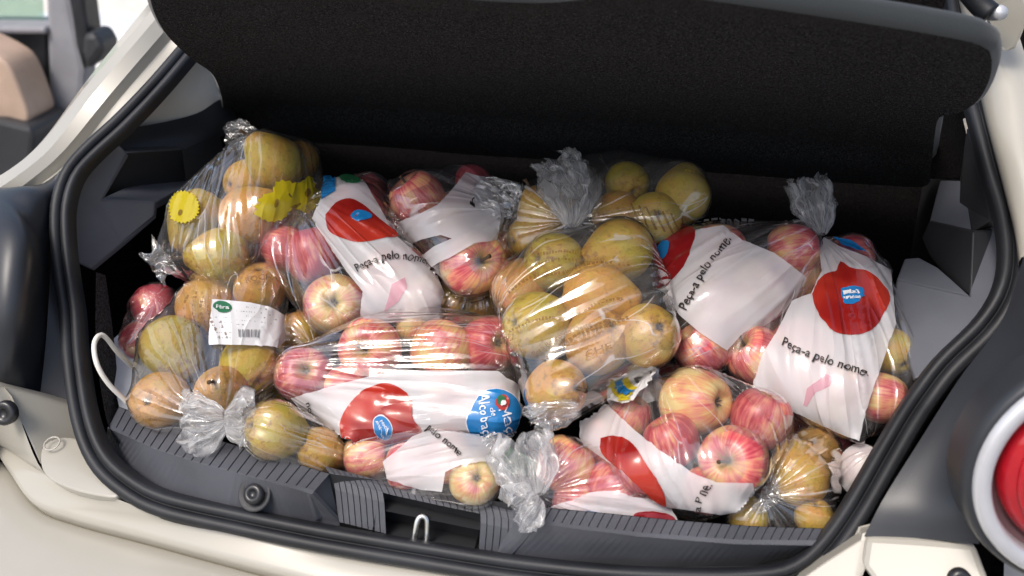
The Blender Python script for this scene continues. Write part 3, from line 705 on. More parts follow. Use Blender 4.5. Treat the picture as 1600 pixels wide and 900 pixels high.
def decal(b, name, polys, mat, lift=.0010, step=4, kind=None, tris=None):
    V2 = []; Fc = []
    if tris: V2, Fc = tris
    else:
        for poly in polys:
            poly = [Vector(p) for p in poly]; n = len(poly); bd = []
            for i in range(n):
                a, c = poly[i], poly[(i+1) % n]; k = max(1, int((c-a).length/step)); bd += [a+(c-a)*j/k for j in range(k)]
            xs = [p.x for p in bd]; ys = [p.y for p in bd]; inn = []
            gx = min(xs)+step*.5
            while gx < max(xs):
                gy = min(ys)+step*.5
                while gy < max(ys):
                    q = Vector((gx+random.uniform(-.3, .3), gy+random.uniform(-.3, .3))); odd = False
                    for i in range(len(bd)):
                        a, c = bd[i], bd[i-1]
                        if (a.y > q.y) != (c.y > q.y) and q.x < (c.x-a.x)*(q.y-a.y)/(c.y-a.y)+a.x: odd = not odd
                    if odd: inn.append(q)
                    gy += step
                gx += step
            m = len(bd); r = geometry.delaunay_2d_cdt(bd+inn, [], [list(range(m))], 1, 1e-4)
            o = len(V2); V2 += [tuple(p) for p in r[0]]; Fc += [tuple(o+i for i in f) for f in r[2]]
    lift = lift*1.7 if lift < .03 else lift
    P = [hit(b, x, y, lift) for x, y in V2]
    # lit side out
    me = bpy.data.meshes.new(name); F2 = []
    for f in Fc:
        a, c, d = P[f[0]], P[f[1]], P[f[2]]
        nn = (c-a).cross(d-a)
        F2.append(tuple(f) if nn.dot(Vector(CAM)-a) > 0 else tuple(reversed(f)))
    me.from_pydata(P, [], F2); me.update()
    if len(P): set_fold(me, fold_coords(np.array([p[:] for p in P]), b.c0, b.ax)+np.array([b.seed, 0, 0]))
    o = link(name, me, mat, b.root)
    if kind: o['kind'] = kind
    return o
def blob(cx, cy, rx, ry, ang=0, n=36, wob=0, seed=0, spikes=0, sp=0):
    out = []
    for k in range(n):
        w = 2*math.pi*k/n; q = 1+wob*math.sin(3*w+seed)+(sp*(1 if k % 2 else -1) if spikes else 0)
        x, y = rx*q*math.cos(w), ry*q*math.sin(w); a = math.radians(ang)
        out.append((cx+x*math.cos(a)-y*math.sin(a), cy+x*math.sin(a)+y*math.cos(a)))
    return out
def text_tris(s, size_px, path, bold=.012, fit=True):
    cu = bpy.data.curves.new('lettering', 'FONT'); cu.body = s; cu.size = 1; cu.offset = bold; cu.resolution_u = 2
    ob = bpy.data.objects.new('lettering', cu); COL.objects.link(ob); bpy.context.view_layer.update()
    me = bpy.data.meshes.new_from_object(ob.evaluated_get(bpy.context.evaluated_depsgraph_get()))
    V = [v.co.copy() for v in me.vertices]; F = [tuple(p.vertices) for p in me.polygons]
    bpy.data.objects.remove(ob); bpy.data.curves.remove(cu); bpy.data.meshes.remove(me)
    A = np.array(crom([np.array(p, float) for p in path], 60)); sl = np.r_[0, np.cumsum(np.linalg.norm(np.diff(A, axis=0), axis=1))]
    x0 = min(v.x for v in V); x1 = max(v.x for v in V); k = sl[-1]/(x1-x0) if fit else size_px
    out = []
    for v in V:
        s_ = (v.x-x0)*k; i = min(58, max(0, np.searchsorted(sl, s_)-1)); t = A[i+1]-A[i]; t = t/np.linalg.norm(t)
        b_ = np.array([np.interp(s_, sl, A[:, 0]), np.interp(s_, sl, A[:, 1])]); up = np.array([t[1], -t[0]])
        out.append(tuple(b_+up*v.y*size_px))
    return out, F
def lettering(b, s, size, path, mat='ink', lift=.0022, bold=.012):
    return decal(b, 'lettering', None, MT[mat], lift, tris=text_tris(s, size, path, bold))
def tail(b, name, base, tip, r0, r1, seed, flat=.5, pleats=9, mat='frost', ragged=.15, n=90, m=26, curl=.2):
    a, c = Vector(base), Vector(tip); ax = (c-a); L = ax.length; ax.normalize()
    e1 = ax.cross(-Vector(cF)).normalized(); e2 = e1.cross(ax); v = []; f = []; F = []
    rs = random.Random(seed); ph = [rs.uniform(0, 6.28) for _ in range(6)]
    for i in range(m):
        s = i/(m-1); r = r0+(r1-r0)*math.sin(min(1, s**.9*1.02)*2.25)
        for j in range(n):
            w = 2*math.pi*j/n
            pl = .30*math.sin(pleats*w+ph[0]+1.2*math.sin(3*s+ph[1]))+.18*math.sin((pleats*2+1)*w+ph[2]-2*s)+.22*math.sin(2*w+ph[3])
            q = r*(1+pl*(.35+.45*s)); z = L*s*(1+ragged*.5*math.sin(2*w+ph[4])*s+ragged*.25*math.sin(5*w+ph[5])*s+ragged*.2*math.sin(13*w+ph[3])*s)
            p = a+ax*z+e1*(q*math.cos(w))+e2*(q*flat*math.sin(w)+curl*L*s*s*math.sin(ph[5]))
            p += Vector((noise.noise(p*70), noise.noise(p*70+Vector((9, 0, 0))), noise.noise(p*70+Vector((0, 9, 0)))))*.0075*min(1, s*1.6)
            p += Vector((noise.noise(p*190), noise.noise(p*190+Vector((9, 0, 0))), noise.noise(p*190+Vector((0, 9, 0)))))*.0022*s
            v.append(p); F.append((math.cos(w)*1.2+seed, math.sin(w)*1.2, s*.6))
    for i in range(m-1):
        for j in range(n): f.append((i*n+j, i*n+(j+1) % n, (i+1)*n+(j+1) % n, (i+1)*n+j))
    me = bpy.data.meshes.new(name); me.from_pydata(v, [], f); me.update(); set_fold(me, F)
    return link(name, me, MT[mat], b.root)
def P3(x, y, o): return PD(x, y, pile_depth(x, y)+o)
GA, GP = 'plastic bags of apples in the boot', 'plastic bags of pears in the boot'
FA, FP = 'apples in the bags', 'pears in the bags'
PECA = 'Peça-a pelo nome.'
# --- pears, yellow spiky prints
R = 'the bag with yellow spiky prints'
b = make_bag('clear pear bag with yellow spiky prints, topmost of the heap on the left', GP, [
  ('p',432,258,44,-.01,(400,222),'s',.35,'tall yellow pear at the top of '+R),
  ('p',470,248,28,.03,None,'s',.9,'dim brown pear behind the tall one in '+R),
  ('p',310,340,46,-.01,(290,380),'s',.25,'yellow pear behind the smaller print in '+R),
  ('p',388,338,46,-.03,(440,310),'s',1.0,'orange pear lying beside the larger print in '+R),
  ('p',348,398,44,-.03,(298,402),'s',.1,'yellow-green pear at the bottom of '+R),
  ('p',385,285,36,.02,None,'s',.6,'brown pear half hidden under the glare in '+R)],
  extra=[(232,410,-.02),(300,440,-.02),(275,300,-.01),(340,243,0),(495,330,0),(480,235,.03),(268,330,-.02)], neck=(405,212,.02), iters=14, fgroup=FP)
def jag(p, n=56, a=2.2):
    q = smooth_poly(p, n); c = (sum(x for x, y in q)/len(q), sum(y for x, y in q)/len(q)); out = []
    for k, (x, y) in enumerate(q):
        l = math.hypot(x-c[0], y-c[1]); d = a*(1 if k % 2 else -1); out.append((x+(x-c[0])/l*d, y+(y-c[1])/l*d))
    return out
YP = [(398,338),(402,318),(412,305),(424,303),(430,287),(445,284),(458,287),(470,284),(482,276),(492,296),(497,312),(482,332),(470,330),(455,326),(442,340),(425,346),(410,343)]
YQ = [(270,345),(268,318),(280,302),(300,304),(312,318),(313,334),(302,346),(288,350)]
for pp in (YP, YQ):
    decal(b,'print_edge',[jag(pp,56,3.2)],MT['brownink'],.0010,5); decal(b,'yellow_print',[jag(pp,56,1.6)],MT['pyellow'],.0016,5)
for q in (blob(430,318,3,7,20),blob(478,303,5,7,10),blob(460,322,9,2.4,-20),blob(285,334,3,5,20)): decal(b,'print_mark',[q],MT['brownink'],.002,4)
tail(b,'tied_neck',P3(405,214,.02),P3(360,212,.02),.006,.018,3,.6,9,'film')
tail(b,'bag_corner',P3(262,400,-.03),P3(236,418,-.03),.025,.012,4,.35,6,'film')
# --- apple bag with red printed apple
R = 'the apple bag under the yellow-print pear bag'
b = make_bag('apple bag with white band and glossy red printed apple, below the yellow-print pear bag', GA, [
  ('a',446,388,38,.0,None,'s',.8,'dull pink apple at the left end of '+R),
  ('a',490,400,46,.01,None,'s',.85,'deep red apple seen through streaky film in '+R),
  ('a',522,476,49,-.02,(530,471),'c',.28,'yellow-red apple with calyx facing out in '+R),
  ('a',560,330,46,0,None,'s',.8,'apple beneath the red printed apple of '+R),
  ('a',618,430,50,-.01,None,'s',.6,'pale apple veiled by the lettered band of '+R),
  ('a',652,468,40,-.01,None,'s',.4,'apple at the lower right end of '+R),
  ('a',578,300,28,.03,None,'s',.9,'dark apple at the upper tip of '+R)],
  extra=[(505,278,.03),(416,380,-.01),(640,395,0)], neck=(500,342,-.0), iters=26, fgroup=FA)
decal(b,'printed_band',[[(508,300),(525,278),(567,282),(590,320),(614,366),(678,424),(692,458),(684,490),(640,496),(562,512),(566,456),(541,426),(512,382),(488,342)]],MT['pwhite'])
decal(b,'printed_apple',[smooth_poly([(511,337),(526,319),(547,312),(568,322),(592,343),(622,370),(598,374),(568,380),(535,374),(514,361)],50)],MT['pred'],.0016)
decal(b,'brand_badge',[blob(565,339,16,7.5,5,30,.06,1)],MT['pblue'],.0022,4)
decal(b,'blue_print',[[(506,278),(524,276),(526,300),(516,306),(504,314)]],MT['pblue'],.0016)
decal(b,'leaf_print',[blob(547,282,16,6,10)],MT['pgreen'],.0016)
lettering(b,PECA,17,[(559,427),(585,414),(612,407),(640,409),(664,416)])
decal(b,'pink_print',[[(612,445),(632,435),(636,452),(622,472),(600,486),(608,462)]],MT['pinkink'],.0016)
# --- folded white apple bag
R = 'the folded white apple bag'
b = make_bag('folded white apple bag with crinkled clear side, behind the middle of the heap', GA, [
  ('a',655,314,45,-.01,(630,280),'s',.62,'red striped apple at the top left of '+R),
  ('a',738,414,52,-.02,(760,406),'s',.5,'pink-yellow apple with stem hollow at the bottom of '+R),
  ('a',790,390,30,.03,None,'s',.95,'dark red apple at the right edge of '+R),
  ('a',738,284,28,.03,None,'s',.95,'shadowed apple behind the white fold of '+R),
  ('a',715,340,44,.02,None,'s',.5,'apple hidden under the white fold of '+R)],
  extra=[(604,282,0),(606,300,0),(785,310,0),(800,345,.0),(765,272,.02)], neck=(800,330,.0), iters=16, fgroup=FA)
decal(b,'printed_band',[[(616,348),(650,338),(685,321),(708,295),(727,271),(760,279),(776,306),(782,339),(775,376),(742,381),(706,402),(676,416),(661,399),(680,385),(707,374),(690,368),(660,374),(640,381),(625,369)]],MT['pwhite'])
lettering(b,'nom',13,[(752,290),(762,296),(768,304)]); lettering(b,'r',18,[(739,326),(746,315)])
tail(b,'crumpled_side',P3(742,300,-.02),P3(795,340,-.02),.020,.03,5,.4,8,'film')
# --- rear pears with frosted tail
R = 'the rear pear bag with the tall frosted tail'
b = make_bag('clear pear bag with tall frosted tail, at the back against the dark boot', GP, [
  ('p',980,286,34,.0,None,'s',.1,'green-yellow pear under the crinkles of '+R),
  ('p',1066,308,44,-.01,None,'s',.3,'large yellow pear rightmost in '+R),
  ('p',1024,342,42,-.02,(1022,336),'c',.3,'pear with dark calyx and stripes in '+R),
  ('p',965,338,40,.0,None,'s',.7,'brown pear behind the tail of '+R),
  ('p',846,342,38,-.01,(830,300),'s',.6,'ochre pear at the left end of '+R),
  ('p',826,372,34,.0,None,'s',.7,'brown pear low at the left of '+R),
  ('p',875,306,26,.02,None,'s',.4,'small pear left of the tail of '+R)],
  extra=[(920,240,.02),(965,232,.02),(1020,250,.02),(1108,312,.01),(800,300,.02)], neck=(900,345,-.03), iters=18, fgroup=FP)
tail(b,'tied_neck',P3(893,352,-.07),P3(890,250,-.04),.006,.026,6,.5,10,'frost',.1)
tail(b,'bag_tail',P3(905,300,-.05),P3(858,240,-.03),.012,.020,16,.4,7,'frost',.2)
for k in range(6): decal(b,'printed_line',[[(985+k*12,320+k*3),(1000+k*12,352+k*3),(1003+k*12,351+k*3),(988+k*12,319+k*3)]],MT['brownink'],.0016,6)
# --- big centre pear bag
R = 'the big centre pear bag'
b = make_bag('large clear pear bag with brown printed text, on top at the centre of the heap', GP, [
  ('p',866,410,48,-.05,None,'s',.15,'bright yellow-green pear at the top left of '+R),
  ('p',972,390,50,-.05,(905,408),'s',.4,'golden pear at the top right of '+R),
  ('p',812,456,44,-.03,None,'s',.95,'orange-brown pear at the left edge of '+R),
  ('p',838,508,54,-.06,None,'s',.1,'greenish pear low on the left of '+R),
  ('p',930,462,52,-.07,(980,470),'s',.8,'orange pear under the printed text of '+R),
  ('p',1012,524,50,-.07,(1026,507),'c',.6,'pale pear with calyx facing out on the right of '+R),
  ('p',935,532,52,-.07,None,'s',.75,'ochre pear below the printed text of '+R),
  ('p',868,610,48,-.07,(888,603),'s',.85,'brown pear with stem hanging at the bottom of '+R)],
  extra=[(835,655,-.07),(822,570,-.06)], neck=(1050,436,-.03), amp=.0009, iters=40, fgroup=FP)
def dashes(b, y0, path, n, mat, h=4, fill=.7, seed=0, name='printed_text'):
    A = crom([np.array(p, float) for p in path], n*2+1); rs = random.Random(seed); polys = []
    for i in range(n):
        if rs.random() > fill: continue
        p, q = A[2*i], A[2*i]+(A[2*i+2]-A[2*i])*rs.uniform(.45, .85); t = (q-p); t /= np.linalg.norm(t); u = np.array([t[1], -t[0]])*h*rs.uniform(.6, 1)
        polys.append([tuple(p), tuple(q), tuple(q+u), tuple(p+u)])
    return decal(b, name, polys, MT[mat], .002, 6, 'stuff')
for k,pt in enumerate([[(842,402),(880,398),(912,402)],[(838,418),(880,410),(920,416)],[(790,470),(830,440),(880,432)],[(880,432),(930,416),(985,420)],[(850,566),(900,530),(950,505)],[(890,505),(930,480),(975,470)],[(800,520),(840,505),(880,500)],[(880,545),(930,520),(985,500)]]): dashes(b,0,pt,16,'brownink',5,.85,k)
lettering(b,'CHE',15,[(916,562),(935,553),(956,546)],'brownink'); lettering(b,'Pera Rocha do Oeste',11,[(838,560),(880,530),(925,512)],'brownink')
tail(b,'film_pleat',P3(905,640,-.10)-Vector((0,0,0)),P3(838,650,-.08),.006,.012,8,.5,6,'film')
# --- bag with steep lettering
R = 'the bag with steep lettering'
b = make_bag('white apple bag with dark red print and steep lettering, right of the centre pear bag', GA, [
  ('a',1240,392,44,-.0,None,'s',.68,'bright red apple under glossy film at the top of '+R),
  ('a',1258,440,34,.02,None,'s',.15,'yellow apple low at the right of '+R),
  ('a',1096,546,42,-.03,None,'s',.7,'orange-red apple at the lower end of '+R),
  ('a',1120,395,46,.0,None,'s',.6,'apple behind the upper white band of '+R),
  ('a',1060,405,44,.01,None,'s',.8,'apple behind the dark red print of '+R),
  ('a',1185,455,52,-.01,None,'s',.5,'apple behind the wide middle of '+R),
  ('a',1120,480,50,-.02,None,'s',.5,'apple behind the lettering of '+R)],
  extra=[(1092,352,.01),(1200,350,.01),(1262,352,.01),(1032,385,.0)], neck=(1275,365,.01), iters=22, fgroup=FA)
decal(b,'printed_band',[[(1087,361),(1129,353),(1159,376),(1210,397),(1258,433),(1249,454),(1228,484),(1192,508),(1160,520),(1134,548),(1092,520),(1062,492),(1040,458),(1026,450),(1048,442),(1069,418),(1079,394)]],MT['pwhite'])
decal(b,'printed_apple',[smooth_poly([(1063,356),(1087,361),(1079,394),(1069,418),(1048,442),(1028,450),(1024,418),(1028,379),(1045,364)],40)],MT['pdred'],.0014)
decal(b,'brand_badge',[blob(1037,393,9,16,25,30,.05)],MT['pblue'],.002,4)
lettering(b,PECA,18,[(1074,487),(1090,455),(1110,420),(1143,378)])
dashes(b,0,[(1090,352),(1130,348),(1180,351)],8,'greyink',5,.9,3,'green_text')
# --- knotted right bag
R = 'the knotted apple bag beside the grey side trim'
b = make_bag('knotted apple bag with bright red printed apple, resting against the grey side trim', GA, [
  ('a',1182,558,46,-.02,(1150,530),'s',.55,'red and yellow apple leftmost in '+R),
  ('p',1396,550,36,.0,None,'s',.3,'yellow fruit at the right side of '+R),
  ('a',1380,622,40,-.01,None,'s',.5,'red-yellow apple at the lower right of '+R),
  ('a',1325,465,54,-.0,None,'s',.8,'apple beneath the bright red print of '+R),
  ('a',1250,545,50,-.01,None,'s',.6,'apple under the first letters of '+R),
  ('a',1310,610,52,-.02,None,'s',.6,'apple in the lower white part of '+R),
  ('a',1330,400,34,.03,None,'s',.8,'apple at the dark upper end of '+R),
  ('a',1240,600,40,-.0,None,'s',.6,'apple at the lower left corner of '+R)],
  extra=[(1290,375,.02),(1390,415,.02),(1345,695,-.03),(1178,612,-.03),(1412,600,0)], neck=(1282,372,.01), iters=22, fgroup=FA)
decal(b,'printed_band',[[(1287,373),(1313,387),(1353,403),(1390,423),(1398,507),(1380,560),(1354,633),(1342,688),(1300,670),(1258,650),(1208,627),(1178,612),(1178,597),(1190,557),(1213,520),(1237,472),(1267,460),(1285,425),(1280,392)]],MT['pwhite'])
decal(b,'printed_apple',[smooth_poly([(1268,462),(1287,433),(1310,425),(1313,412),(1333,422),(1357,427),(1380,450),(1387,470),(1373,503),(1347,523),(1307,522),(1287,503),(1272,480)],60)],MT['pred'],.0016)
decal(b,'brand_badge',[blob(1330,463,17,14,-20,36,.08,2)],MT['pblue'],.0022,4)
lettering(b,'Maçã',9,[(1322,463),(1343,461)],'whiteink',.003); lettering(b,'Alcobaça',7,[(1320,471),(1342,469)],'whiteink',.003)
decal(b,'blue_print',[[(1302,373),(1330,378),(1355,396),(1338,394),(1315,384)]],MT['pblue'],.0016)
lettering(b,PECA,19,[(1219,541),(1262,560),(1310,577),(1352,590)])
decal(b,'pink_print',[[(1290,585),(1302,590),(1298,604),(1276,612),(1262,634),(1256,632),(1262,606),(1276,596)]],MT['pinkink'],.0016)
tail(b,'tied_neck',P3(1284,366,.0),P3(1264,284,.01),.005,.022,9,.5,9,'frost',.18)
# --- barcode bag
R = 'the pear bag with the barcode label'
b = make_bag('clear pear bag with white barcode label, on the left of the sill', GP, [
  ('p',406,450,40,.0,None,'s',.85,'brown pear at the upper right of '+R),
  ('p',322,480,46,-.0,None,'s',.9,'brown pear veiled by printed lines in '+R),
  ('p',268,540,48,-.02,(300,580),'s',.15,'yellow-green pear on the left of '+R),
  ('p',250,626,46,-.05,(244,622),'c',.95,'orange-brown pear with calyx at the lower left of '+R),
  ('p',390,574,46,-.03,None,'s',.35,'yellow pear just under the label of '+R),
  ('p',346,614,42,-.05,(350,598),'s',.95,'orange pear with stem near the knot of '+R)],
  extra=[(205,640,-.05),(240,672,-.06),(300,690,-.06),(225,520,-.01),(445,500,0)], neck=(350,662,-.07), iters=20, fgroup=FP)
decal(b,'label',[[(333,471),(362,473),(390,476),(420,482),(440,494),(442,532),(429,544),(380,542),(329,542)]],MT['plabel'],.002)
decal(b,'label_badge',[blob(349,484,15,9,8)],MT['pgreen'],.0028,4)
lettering(b,'Pêra',8,[(338,488),(361,489)],'whiteink',.0036)
decal(b,'barcode',[[(372+i*2.6,519),(372+i*2.6+w,519),(372+i*2.6+w,531),(372+i*2.6,531)] for i,w in enumerate([1.4,.8,1.7,.8,1.2,1.8,.8,1.4,.8,1.7,1.2,.8,1.5])],MT['greyink'],.0028,8,'stuff')
for k,yy in enumerate((484,491,498,505,512)): dashes(b,0,[(370,yy-1),(400,yy+1),(434,yy+6)],9,'greyink',1.6,.75,k,'label_text')
for k,yy in enumerate((500,508,516,524,532)): dashes(b,0,[(336,yy),(350,yy),(364,yy)],5,'greyink',1.4,.6,k+9,'label_text')
for k in range(5): dashes(b,0,[(296+k*11,458+k),(288+k*13,490),(300+k*14,535)],12,'brownink',3,.8,k+20)
lettering(b,'ROCHA',12,[(386,446),(412,440),(432,442)],'brownink')
tail(b,'tied_neck',P3(352,655,-.09),P3(285,668,-.08),.009,.026,11,.45,9,'frost',.15)
# --- small pear bag on the sill
R = 'the small pear bag on the sill'
b = make_bag('small clear pear bag with bow-like knot, lying on the ribbed sill', GP, [
  ('p',428,672,46,-.07,None,'s',.2,'yellow-green pear nearest the knot in '+R),
  ('p',500,704,38,-.04,None,'s',.7,'dim ochre pear at the far end of '+R)],
  extra=[(420,628,-.05),(385,640,-.06)], neck=(372,662,-.08), iters=22, fgroup=FP)
tail(b,'tied_neck',P3(352,656,-.095),P3(395,656,-.095),.007,.022,12,.5,9,'frost',.1)
# --- blue emblem bag
R = 'the bag with the round blue emblem'
b = make_bag('long white-banded apple bag with round blue emblem, above the middle of the sill', GA, [
  ('a',476,586,46,-.03,(488,572),'c',.85,'dark red apple in the left tip of '+R),
  ('a',580,546,50,-.03,(571,543),'s',.62,'red apple with deep stem hollow in '+R),
  ('a',690,548,50,-.03,None,'s',.38,'orange-pink apple in the middle of '+R),
  ('a',764,540,46,-.02,(786,532),'c',.8,'shiny dark red apple at the right of '+R),
  ('a',540,606,36,-.04,None,'s',.6,'apple peeping over the white band of '+R),
  ('a',648,506,30,.0,None,'s',.2,'orange apple behind the others in '+R),
  ('a',600,645,42,-.04,None,'s',.7,'apple beneath the red printed apple of '+R),
  ('a',700,626,42,-.04,None,'s',.6,'apple beneath the plain white middle of '+R),
  ('a',772,638,40,-.04,None,'s',.7,'apple beneath the blue emblem of '+R)],
  extra=[(424,570,-.03),(428,596,-.03),(545,688,-.06)], neck=(424,582,-.03), iters=24, fgroup=FA)
decal(b,'printed_band',[[(456,621),(500,610),(539,599),(594,585),(642,580),(710,580),(778,581),(790,592),(817,606),(815,640),(808,668),(790,680),(736,678),(667,670),(640,690),(578,692),(544,690),(505,675),(478,648)]],MT['pwhite'])
decal(b,'printed_apple',[smooth_poly([(533,662),(539,645),(558,620),(583,605),(605,600),(628,609),(644,628),(646,653),(660,673),(636,688),(600,691),(560,690),(540,688)],60)],MT['pred'],.0016)
decal(b,'brand_badge',[blob(599,666,14,19,-28)],MT['plabel'],.0020,4); decal(b,'brand_badge',[blob(599,666,12.6,17.4,-28)],MT['pblue'],.0026,4)
lettering(b,'Maçã',7,[(595,658),(606,674)],'whiteink',.0032,.0); lettering(b,'Alcobaça',6,[(588,658),(600,679)],'whiteink',.0032,.0)
em=smooth_poly([(732,672),(728,656),(736,640),(746,622),(762,611),(782,611),(800,620),(809,636),(808,655),(800,672),(786,680),(748,680)],60)
em2=[(772+(x-772)*.955,646+(y-646)*.955) for x,y in em]
decal(b,'emblem',[em],MT['plabel'],.0020); decal(b,'emblem',[em2],MT['pblue'],.0026)
lettering(b,'Alcobaça',22,[(750,619),(752,642),(757,679)],'whiteink',.0034,.0); lettering(b,'Maçã',19,[(777,640),(784,655),(790,678)],'whiteink',.0034,.0); lettering(b,'de',10,[(766,638),(769,649)],'whiteink',.0034,.0)
decal(b,'emblem_fruit',[blob(783,630,9,10,10)],MT['pred'],.0034,4); decal(b,'emblem_fruit',[blob(780,627,5,6,10)],MT['pgreen'],.004,4); decal(b,'emblem_fruit',[blob(783,631,3,4,10)],MT['whiteink'],.0046,4)
lettering(b,'nome',11,[(482,628),(488,645),(500,662)])
# --- pinkish white bag beneath it
R = 'the pinkish bag under the blue-emblem bag'
b = make_bag('pinkish white apple bag with slanting lettering, tucked between the blue-emblem bag and the sill', GA, [
  ('a',578,712,40,-.03,None,'s',.5,'pale apple at the left end of '+R),
  ('a',742,750,40,-.065,(748,738),'c',.12,'yellow apple showing at the right of '+R),
  ('a',640,730,40,-.05,None,'s',.65,'apple in the left white part of '+R),
  ('a',700,715,40,-.055,None,'s',.6,'apple under the slanting lettering of '+R)],
  extra=[(790,690,-.05),(795,735,-.055),(552,700,-.03)], neck=(792,715,-.03), iters=24, fgroup=FA)
decal(b,'printed_band',[[(600,722),(625,702),(645,684),(670,674),(720,678),(768,684),(782,705),(768,725),(752,722),(720,727),(697,738),(692,768),(660,764),(607,748)]],MT['pwhite'])
lettering(b,'pelo nome',15,[(666,674),(690,692),(718,716)])
tail(b,'crumpled_side',P3(765,720,-.06),P3(795,700,-.06),.016,.022,13,.4,7,'film')
# --- bag with frosted tail at the sill
R = 'the apple bag whose frosted tail touches the sill'
b = make_bag('apple bag with frosted white tail hanging onto the sill', GA, [
  ('a',882,728,46,-.05,None,'s',.55,'pink apple beside the frosted tail of '+R),
  ('a',965,760,48,-.04,None,'s',.85,'deep red apple at the right of '+R),
  ('a',900,790,40,-.04,None,'s',.6,'apple in the low white part of '+R),
  ('a',1010,800,36,-.03,None,'s',.7,'apple at the far end of '+R)],
  extra=[(835,800,-.05),(1060,815,-.04)], neck=(832,772,-.08), iters=26, fgroup=FA)
decal(b,'printed_band',[[(832,800),(870,788),(930,768),(960,768),(1010,780),(1045,792),(1060,818),(1000,832),(840,832)]],MT['pwhite'])
decal(b,'printed_apple',[blob(1022,812,34,14,10)],MT['pdred'],.0016); decal(b,'blue_print',[[(880,802),(905,798),(932,798),(934,812),(880,812)]],MT['pblue'],.0018)
tail(b,'tied_neck',P3(836,775,-.10),P3(815,695,-.095),.008,.027,14,.5,8,'frost',.2)
tail(b,'bag_tail',P3(836,770,-.10),P3(806,802,-.10),.010,.018,15,.5,7,'frost',.15)
decal(b,'leaf_print',[blob(829,741,11,6,-35)],MT['pgreen'],.036,4)
# --- yellow seal bag
R = 'the apple bag with the round yellow seal'
b = make_bag('apple bag with wide white band and round yellow seal sticker, right of the middle', GA, [
  ('a',1088,628,54,-.05,(1124,624),'c',.22,'pale yellow apple at the top of '+R),
  ('a',1188,656,48,-.05,None,'s',.72,'pink apple at the right of '+R),
  ('a',1148,718,54,-.08,(1120,714),'s',.62,'red apple with green stem hollow in '+R),
  ('a',1050,690,44,-.06,None,'s',.75,'red apple under white glare streaks in '+R),
  ('a',985,650,34,-.03,None,'s',.75,'small red apple under the sticker of '+R),
  ('a',1000,730,44,-.06,None,'s',.7,'apple behind the dark red print of '+R),
  ('a',1105,765,38,-.06,None,'s',.6,'apple in the low white corner of '+R),
  ('a',950,690,38,-.04,None,'s',.6,'apple at the left white end of '+R)],
  extra=[(1238,690,-.06),(1225,640,-.04),(1155,797,-.07),(905,660,-.04)], neck=(1020,590,-.04), iters=26, fgroup=FA)
decal(b,'printed_band',[[(898,660),(926,625),(951,635),(994,675),(1038,709),(1081,737),(1119,752),(1175,753),(1178,778),(1156,797),(1125,802),(1044,790),(957,725),(913,694)]],MT['pwhite'])
decal(b,'printed_apple',[smooth_poly([(941,686),(963,683),(988,694),(1013,728),(1035,759),(1041,789),(1019,775),(982,744),(944,709)],50)],MT['pred'],.0016)
decal(b,'label',[[(916,620),(920,607),(960,592),(1007,579),(1035,583),(1019,600),(994,633),(970,636),(951,633)]],MT['plabel'],.004)
decal(b,'seal_sticker',[blob(980,622,15,11,-15)],MT['pyellow'],.0052,4); decal(b,'seal_sticker',[blob(980,622,8,6,-15,24,0,0,True,.15)],MT['pblue'],.0060,3)
for k in range(4): dashes(b,0,[(924+k*3,606+k*6),(950,600+k*6),(968,596+k*6)],6,'greyink',1.8,.85,k+40,'label_text')
lettering(b,'ça P ne.',20,[(1096,802),(1100,780),(1112,755)])
# --- brown pears right corner
R = 'the pear bag in the right corner of the sill'
b = make_bag('dim clear pear bag in the right corner, behind the sill', GP, [
  ('p',1250,746,46,-.04,None,'s',.6,'ochre pear with soft glare in '+R),
  ('p',1272,708,40,.0,None,'s',.8,'shadowed pear at the back of '+R),
  ('p',1170,812,30,-.03,None,'s',.3,'yellow pear half below '+R),
  ('p',1272,808,30,-.03,None,'s',.5,'pear at the bottom right of '+R)],
  extra=[(1310,770,-.02)], neck=(1205,775,-.04), iters=22, fgroup=FP)
tail(b,'tied_neck',P3(1212,780,-.05),P3(1190,768,-.05),.006,.014,18,.5,7,'film')
# --- white bag at the right seal
R='the white bag by the right seal'
b = make_bag('plain white apple bag squeezed beside the right rubber seal', GA, [
  ('a',1350,735,36,.0,None,'s',.5,'apple inside '+R)], extra=[(1318,705,0),(1320,765,0)], iters=14, fgroup=FA)
decal(b,'printed_band',[blob(1345,735,34,40,0)],MT['pwhite'])
# --- dim bags deeper in the heap
R='the dim bag behind the barcode-label bag'
b = make_bag('dim clear apple bag behind the barcode-label pear bag', GA, [
  ('a',242,480,36,.04,None,'s',.95,'dark red apple in '+R), ('a',226,535,36,.05,None,'s',.7,'shadowed apple low in '+R)], extra=[(205,560,.05),(270,450,.05)], iters=16, fgroup=FA)
R='the dim bag in the gap below the folded white bag'
b = make_bag('dim clear pear bag in the gap below the folded white bag', GP, [
  ('p',706,474,32,.03,None,'s',.6,'shadowed pear left in '+R), ('p',752,480,34,.05,None,'s',.9,'dark brown pear right in '+R)], extra=[(730,450,.05)], iters=16, fgroup=FP)
# ------------------------------------------------------------------ paper carrier with rope handle
pb = empty('paper_carrier', P3(190,600,.0), 'pale paper carrier bag with white rope handle, beside the left seal', 'carrier bag')
slab('paper_panel', [P3(172,575,-.0), P3(205,560,.02), P3(215,640,-.01), P3(188,650,-.03)], (.03, .05, -.02), MT['paper'], pb, .001)
slab('paper_fold', [P3(176,530,.03), P3(208,500,.05), P3(214,560,.04), P3(180,572,.02)], (.02, .04, -.02), MT['paper'], pb, .001)
tube('rope_handle', [P3(210,576,-.03), P3(185,552,-.07), P3(166,528,-.10), P3(155,524,-.11), P3(147,540,-.115), P3(152,570,-.11), P3(170,600,-.09), P3(200,630,-.06)], .0026, MT['rope'], pb, 50, 8)
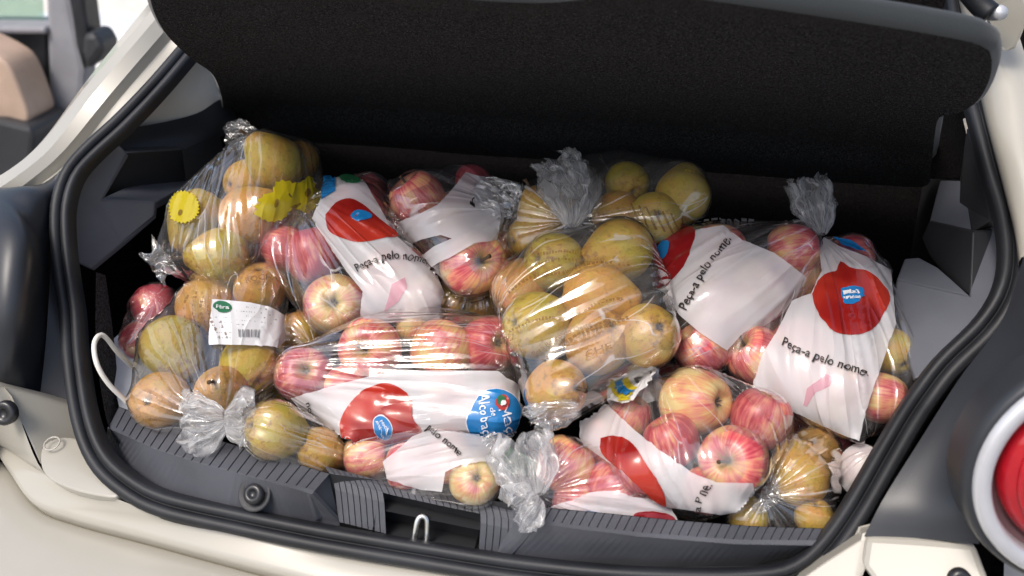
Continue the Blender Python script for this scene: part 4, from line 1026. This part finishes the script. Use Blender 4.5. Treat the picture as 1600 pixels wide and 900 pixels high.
# ------------------------------------------------------------------ what stands beyond the left pillar
nc = empty('parked_car', (-1.6, 1.9, -.70), 'grey interior of a neighbouring parked car with beige seat, beyond the left pillar', 'car')
def far(name, pts, Y, d, mat, bev=.01): return slab(name, [PY(x, y, Y) for x, y in pts], (-.02, d, 0), mat, nc, bev)
far('door_panel', [(-60,46),(70,50),(78,235),(-60,300)], 1.9, .12, MT['darktrim'])
far('window', [(-60,-60),(64,-60),(70,44),(-60,48)], 1.95, .006, MT['glass'], 0)
far('window_sill', [(-60,40),(70,42),(72,54),(-60,54)], 1.86, .16, MT['midgrey'])
sx_ = far('seat', smooth_poly([(-60,60),(-10,85),(14,105),(34,150),(45,190),(20,200),(-60,200)],40), 1.7, .15, MT['seatbeige'], .05); sx_.modifiers['bev'].segments = 5; sx_.data.polygons.foreach_set('use_smooth', [True]*len(sx_.data.polygons))
far('seat_base', [(-60,185),(0,188),(46,200),(52,214),(44,300),(-60,310)], 1.66, .2, MT['darktrim'], .02)
far('pillar', [(68,-60),(98,-60),(124,70),(132,110),(120,260),(80,260),(72,60)], 1.88, .10, MT['midgrey'], .02)
far('door_seal', [(100,-60),(122,-60),(138,60),(130,112),(118,70)], 1.84, .10, MT['rubber'], .01)
far('mirror', [(128,52),(146,50),(162,78),(150,96),(134,112),(126,80)], 1.8, .12, MT['darktrim'], .02)
wv = empty('white_vehicle', (-1.9, 3.6, -.70), 'blurred white car body beyond the grey door pillar', 'car')
o = loft('wing', [[PY(60,20,3.6), PY(140,14,3.6), PY(200,20,3.6), PY(280,40,3.6)], [PY(60,60,3.3), PY(140,60,3.3), PY(200,70,3.3), PY(280,90,3.3)], [PY(60,200,3.2), PY(140,200,3.2), PY(200,210,3.2), PY(280,230,3.2)]], 20, MT['white'], wv, 14)

R='the shadowed pear bag between barcode bag and emblem bag'
b = make_bag('shadowed clear pear bag between the barcode-label bag and the blue-emblem bag', GP, [
  ('p',470,520,34,.03,None,'s',.7,'dark pear high in '+R), ('p',515,640,34,.06,None,'s',.8,'dim pear low in '+R), ('p',440,630,34,.04,None,'s',.6,'dim pear on the left of '+R)], extra=[(455,480,.04)], iters=16, fgroup=FP)
R='the dim bag right of the centre pear bag'
b = make_bag('dim apple bag in the gap right of the centre pear bag', GA, [
  ('a',1060,600,36,.04,None,'s',.9,'shadowed apple left in '+R), ('a',1290,690,38,.05,None,'s',.9,'shadowed apple right in '+R), ('a',1225,650,38,.05,None,'s',.9,'shadowed apple midway in '+R)], iters=16, fgroup=FA)
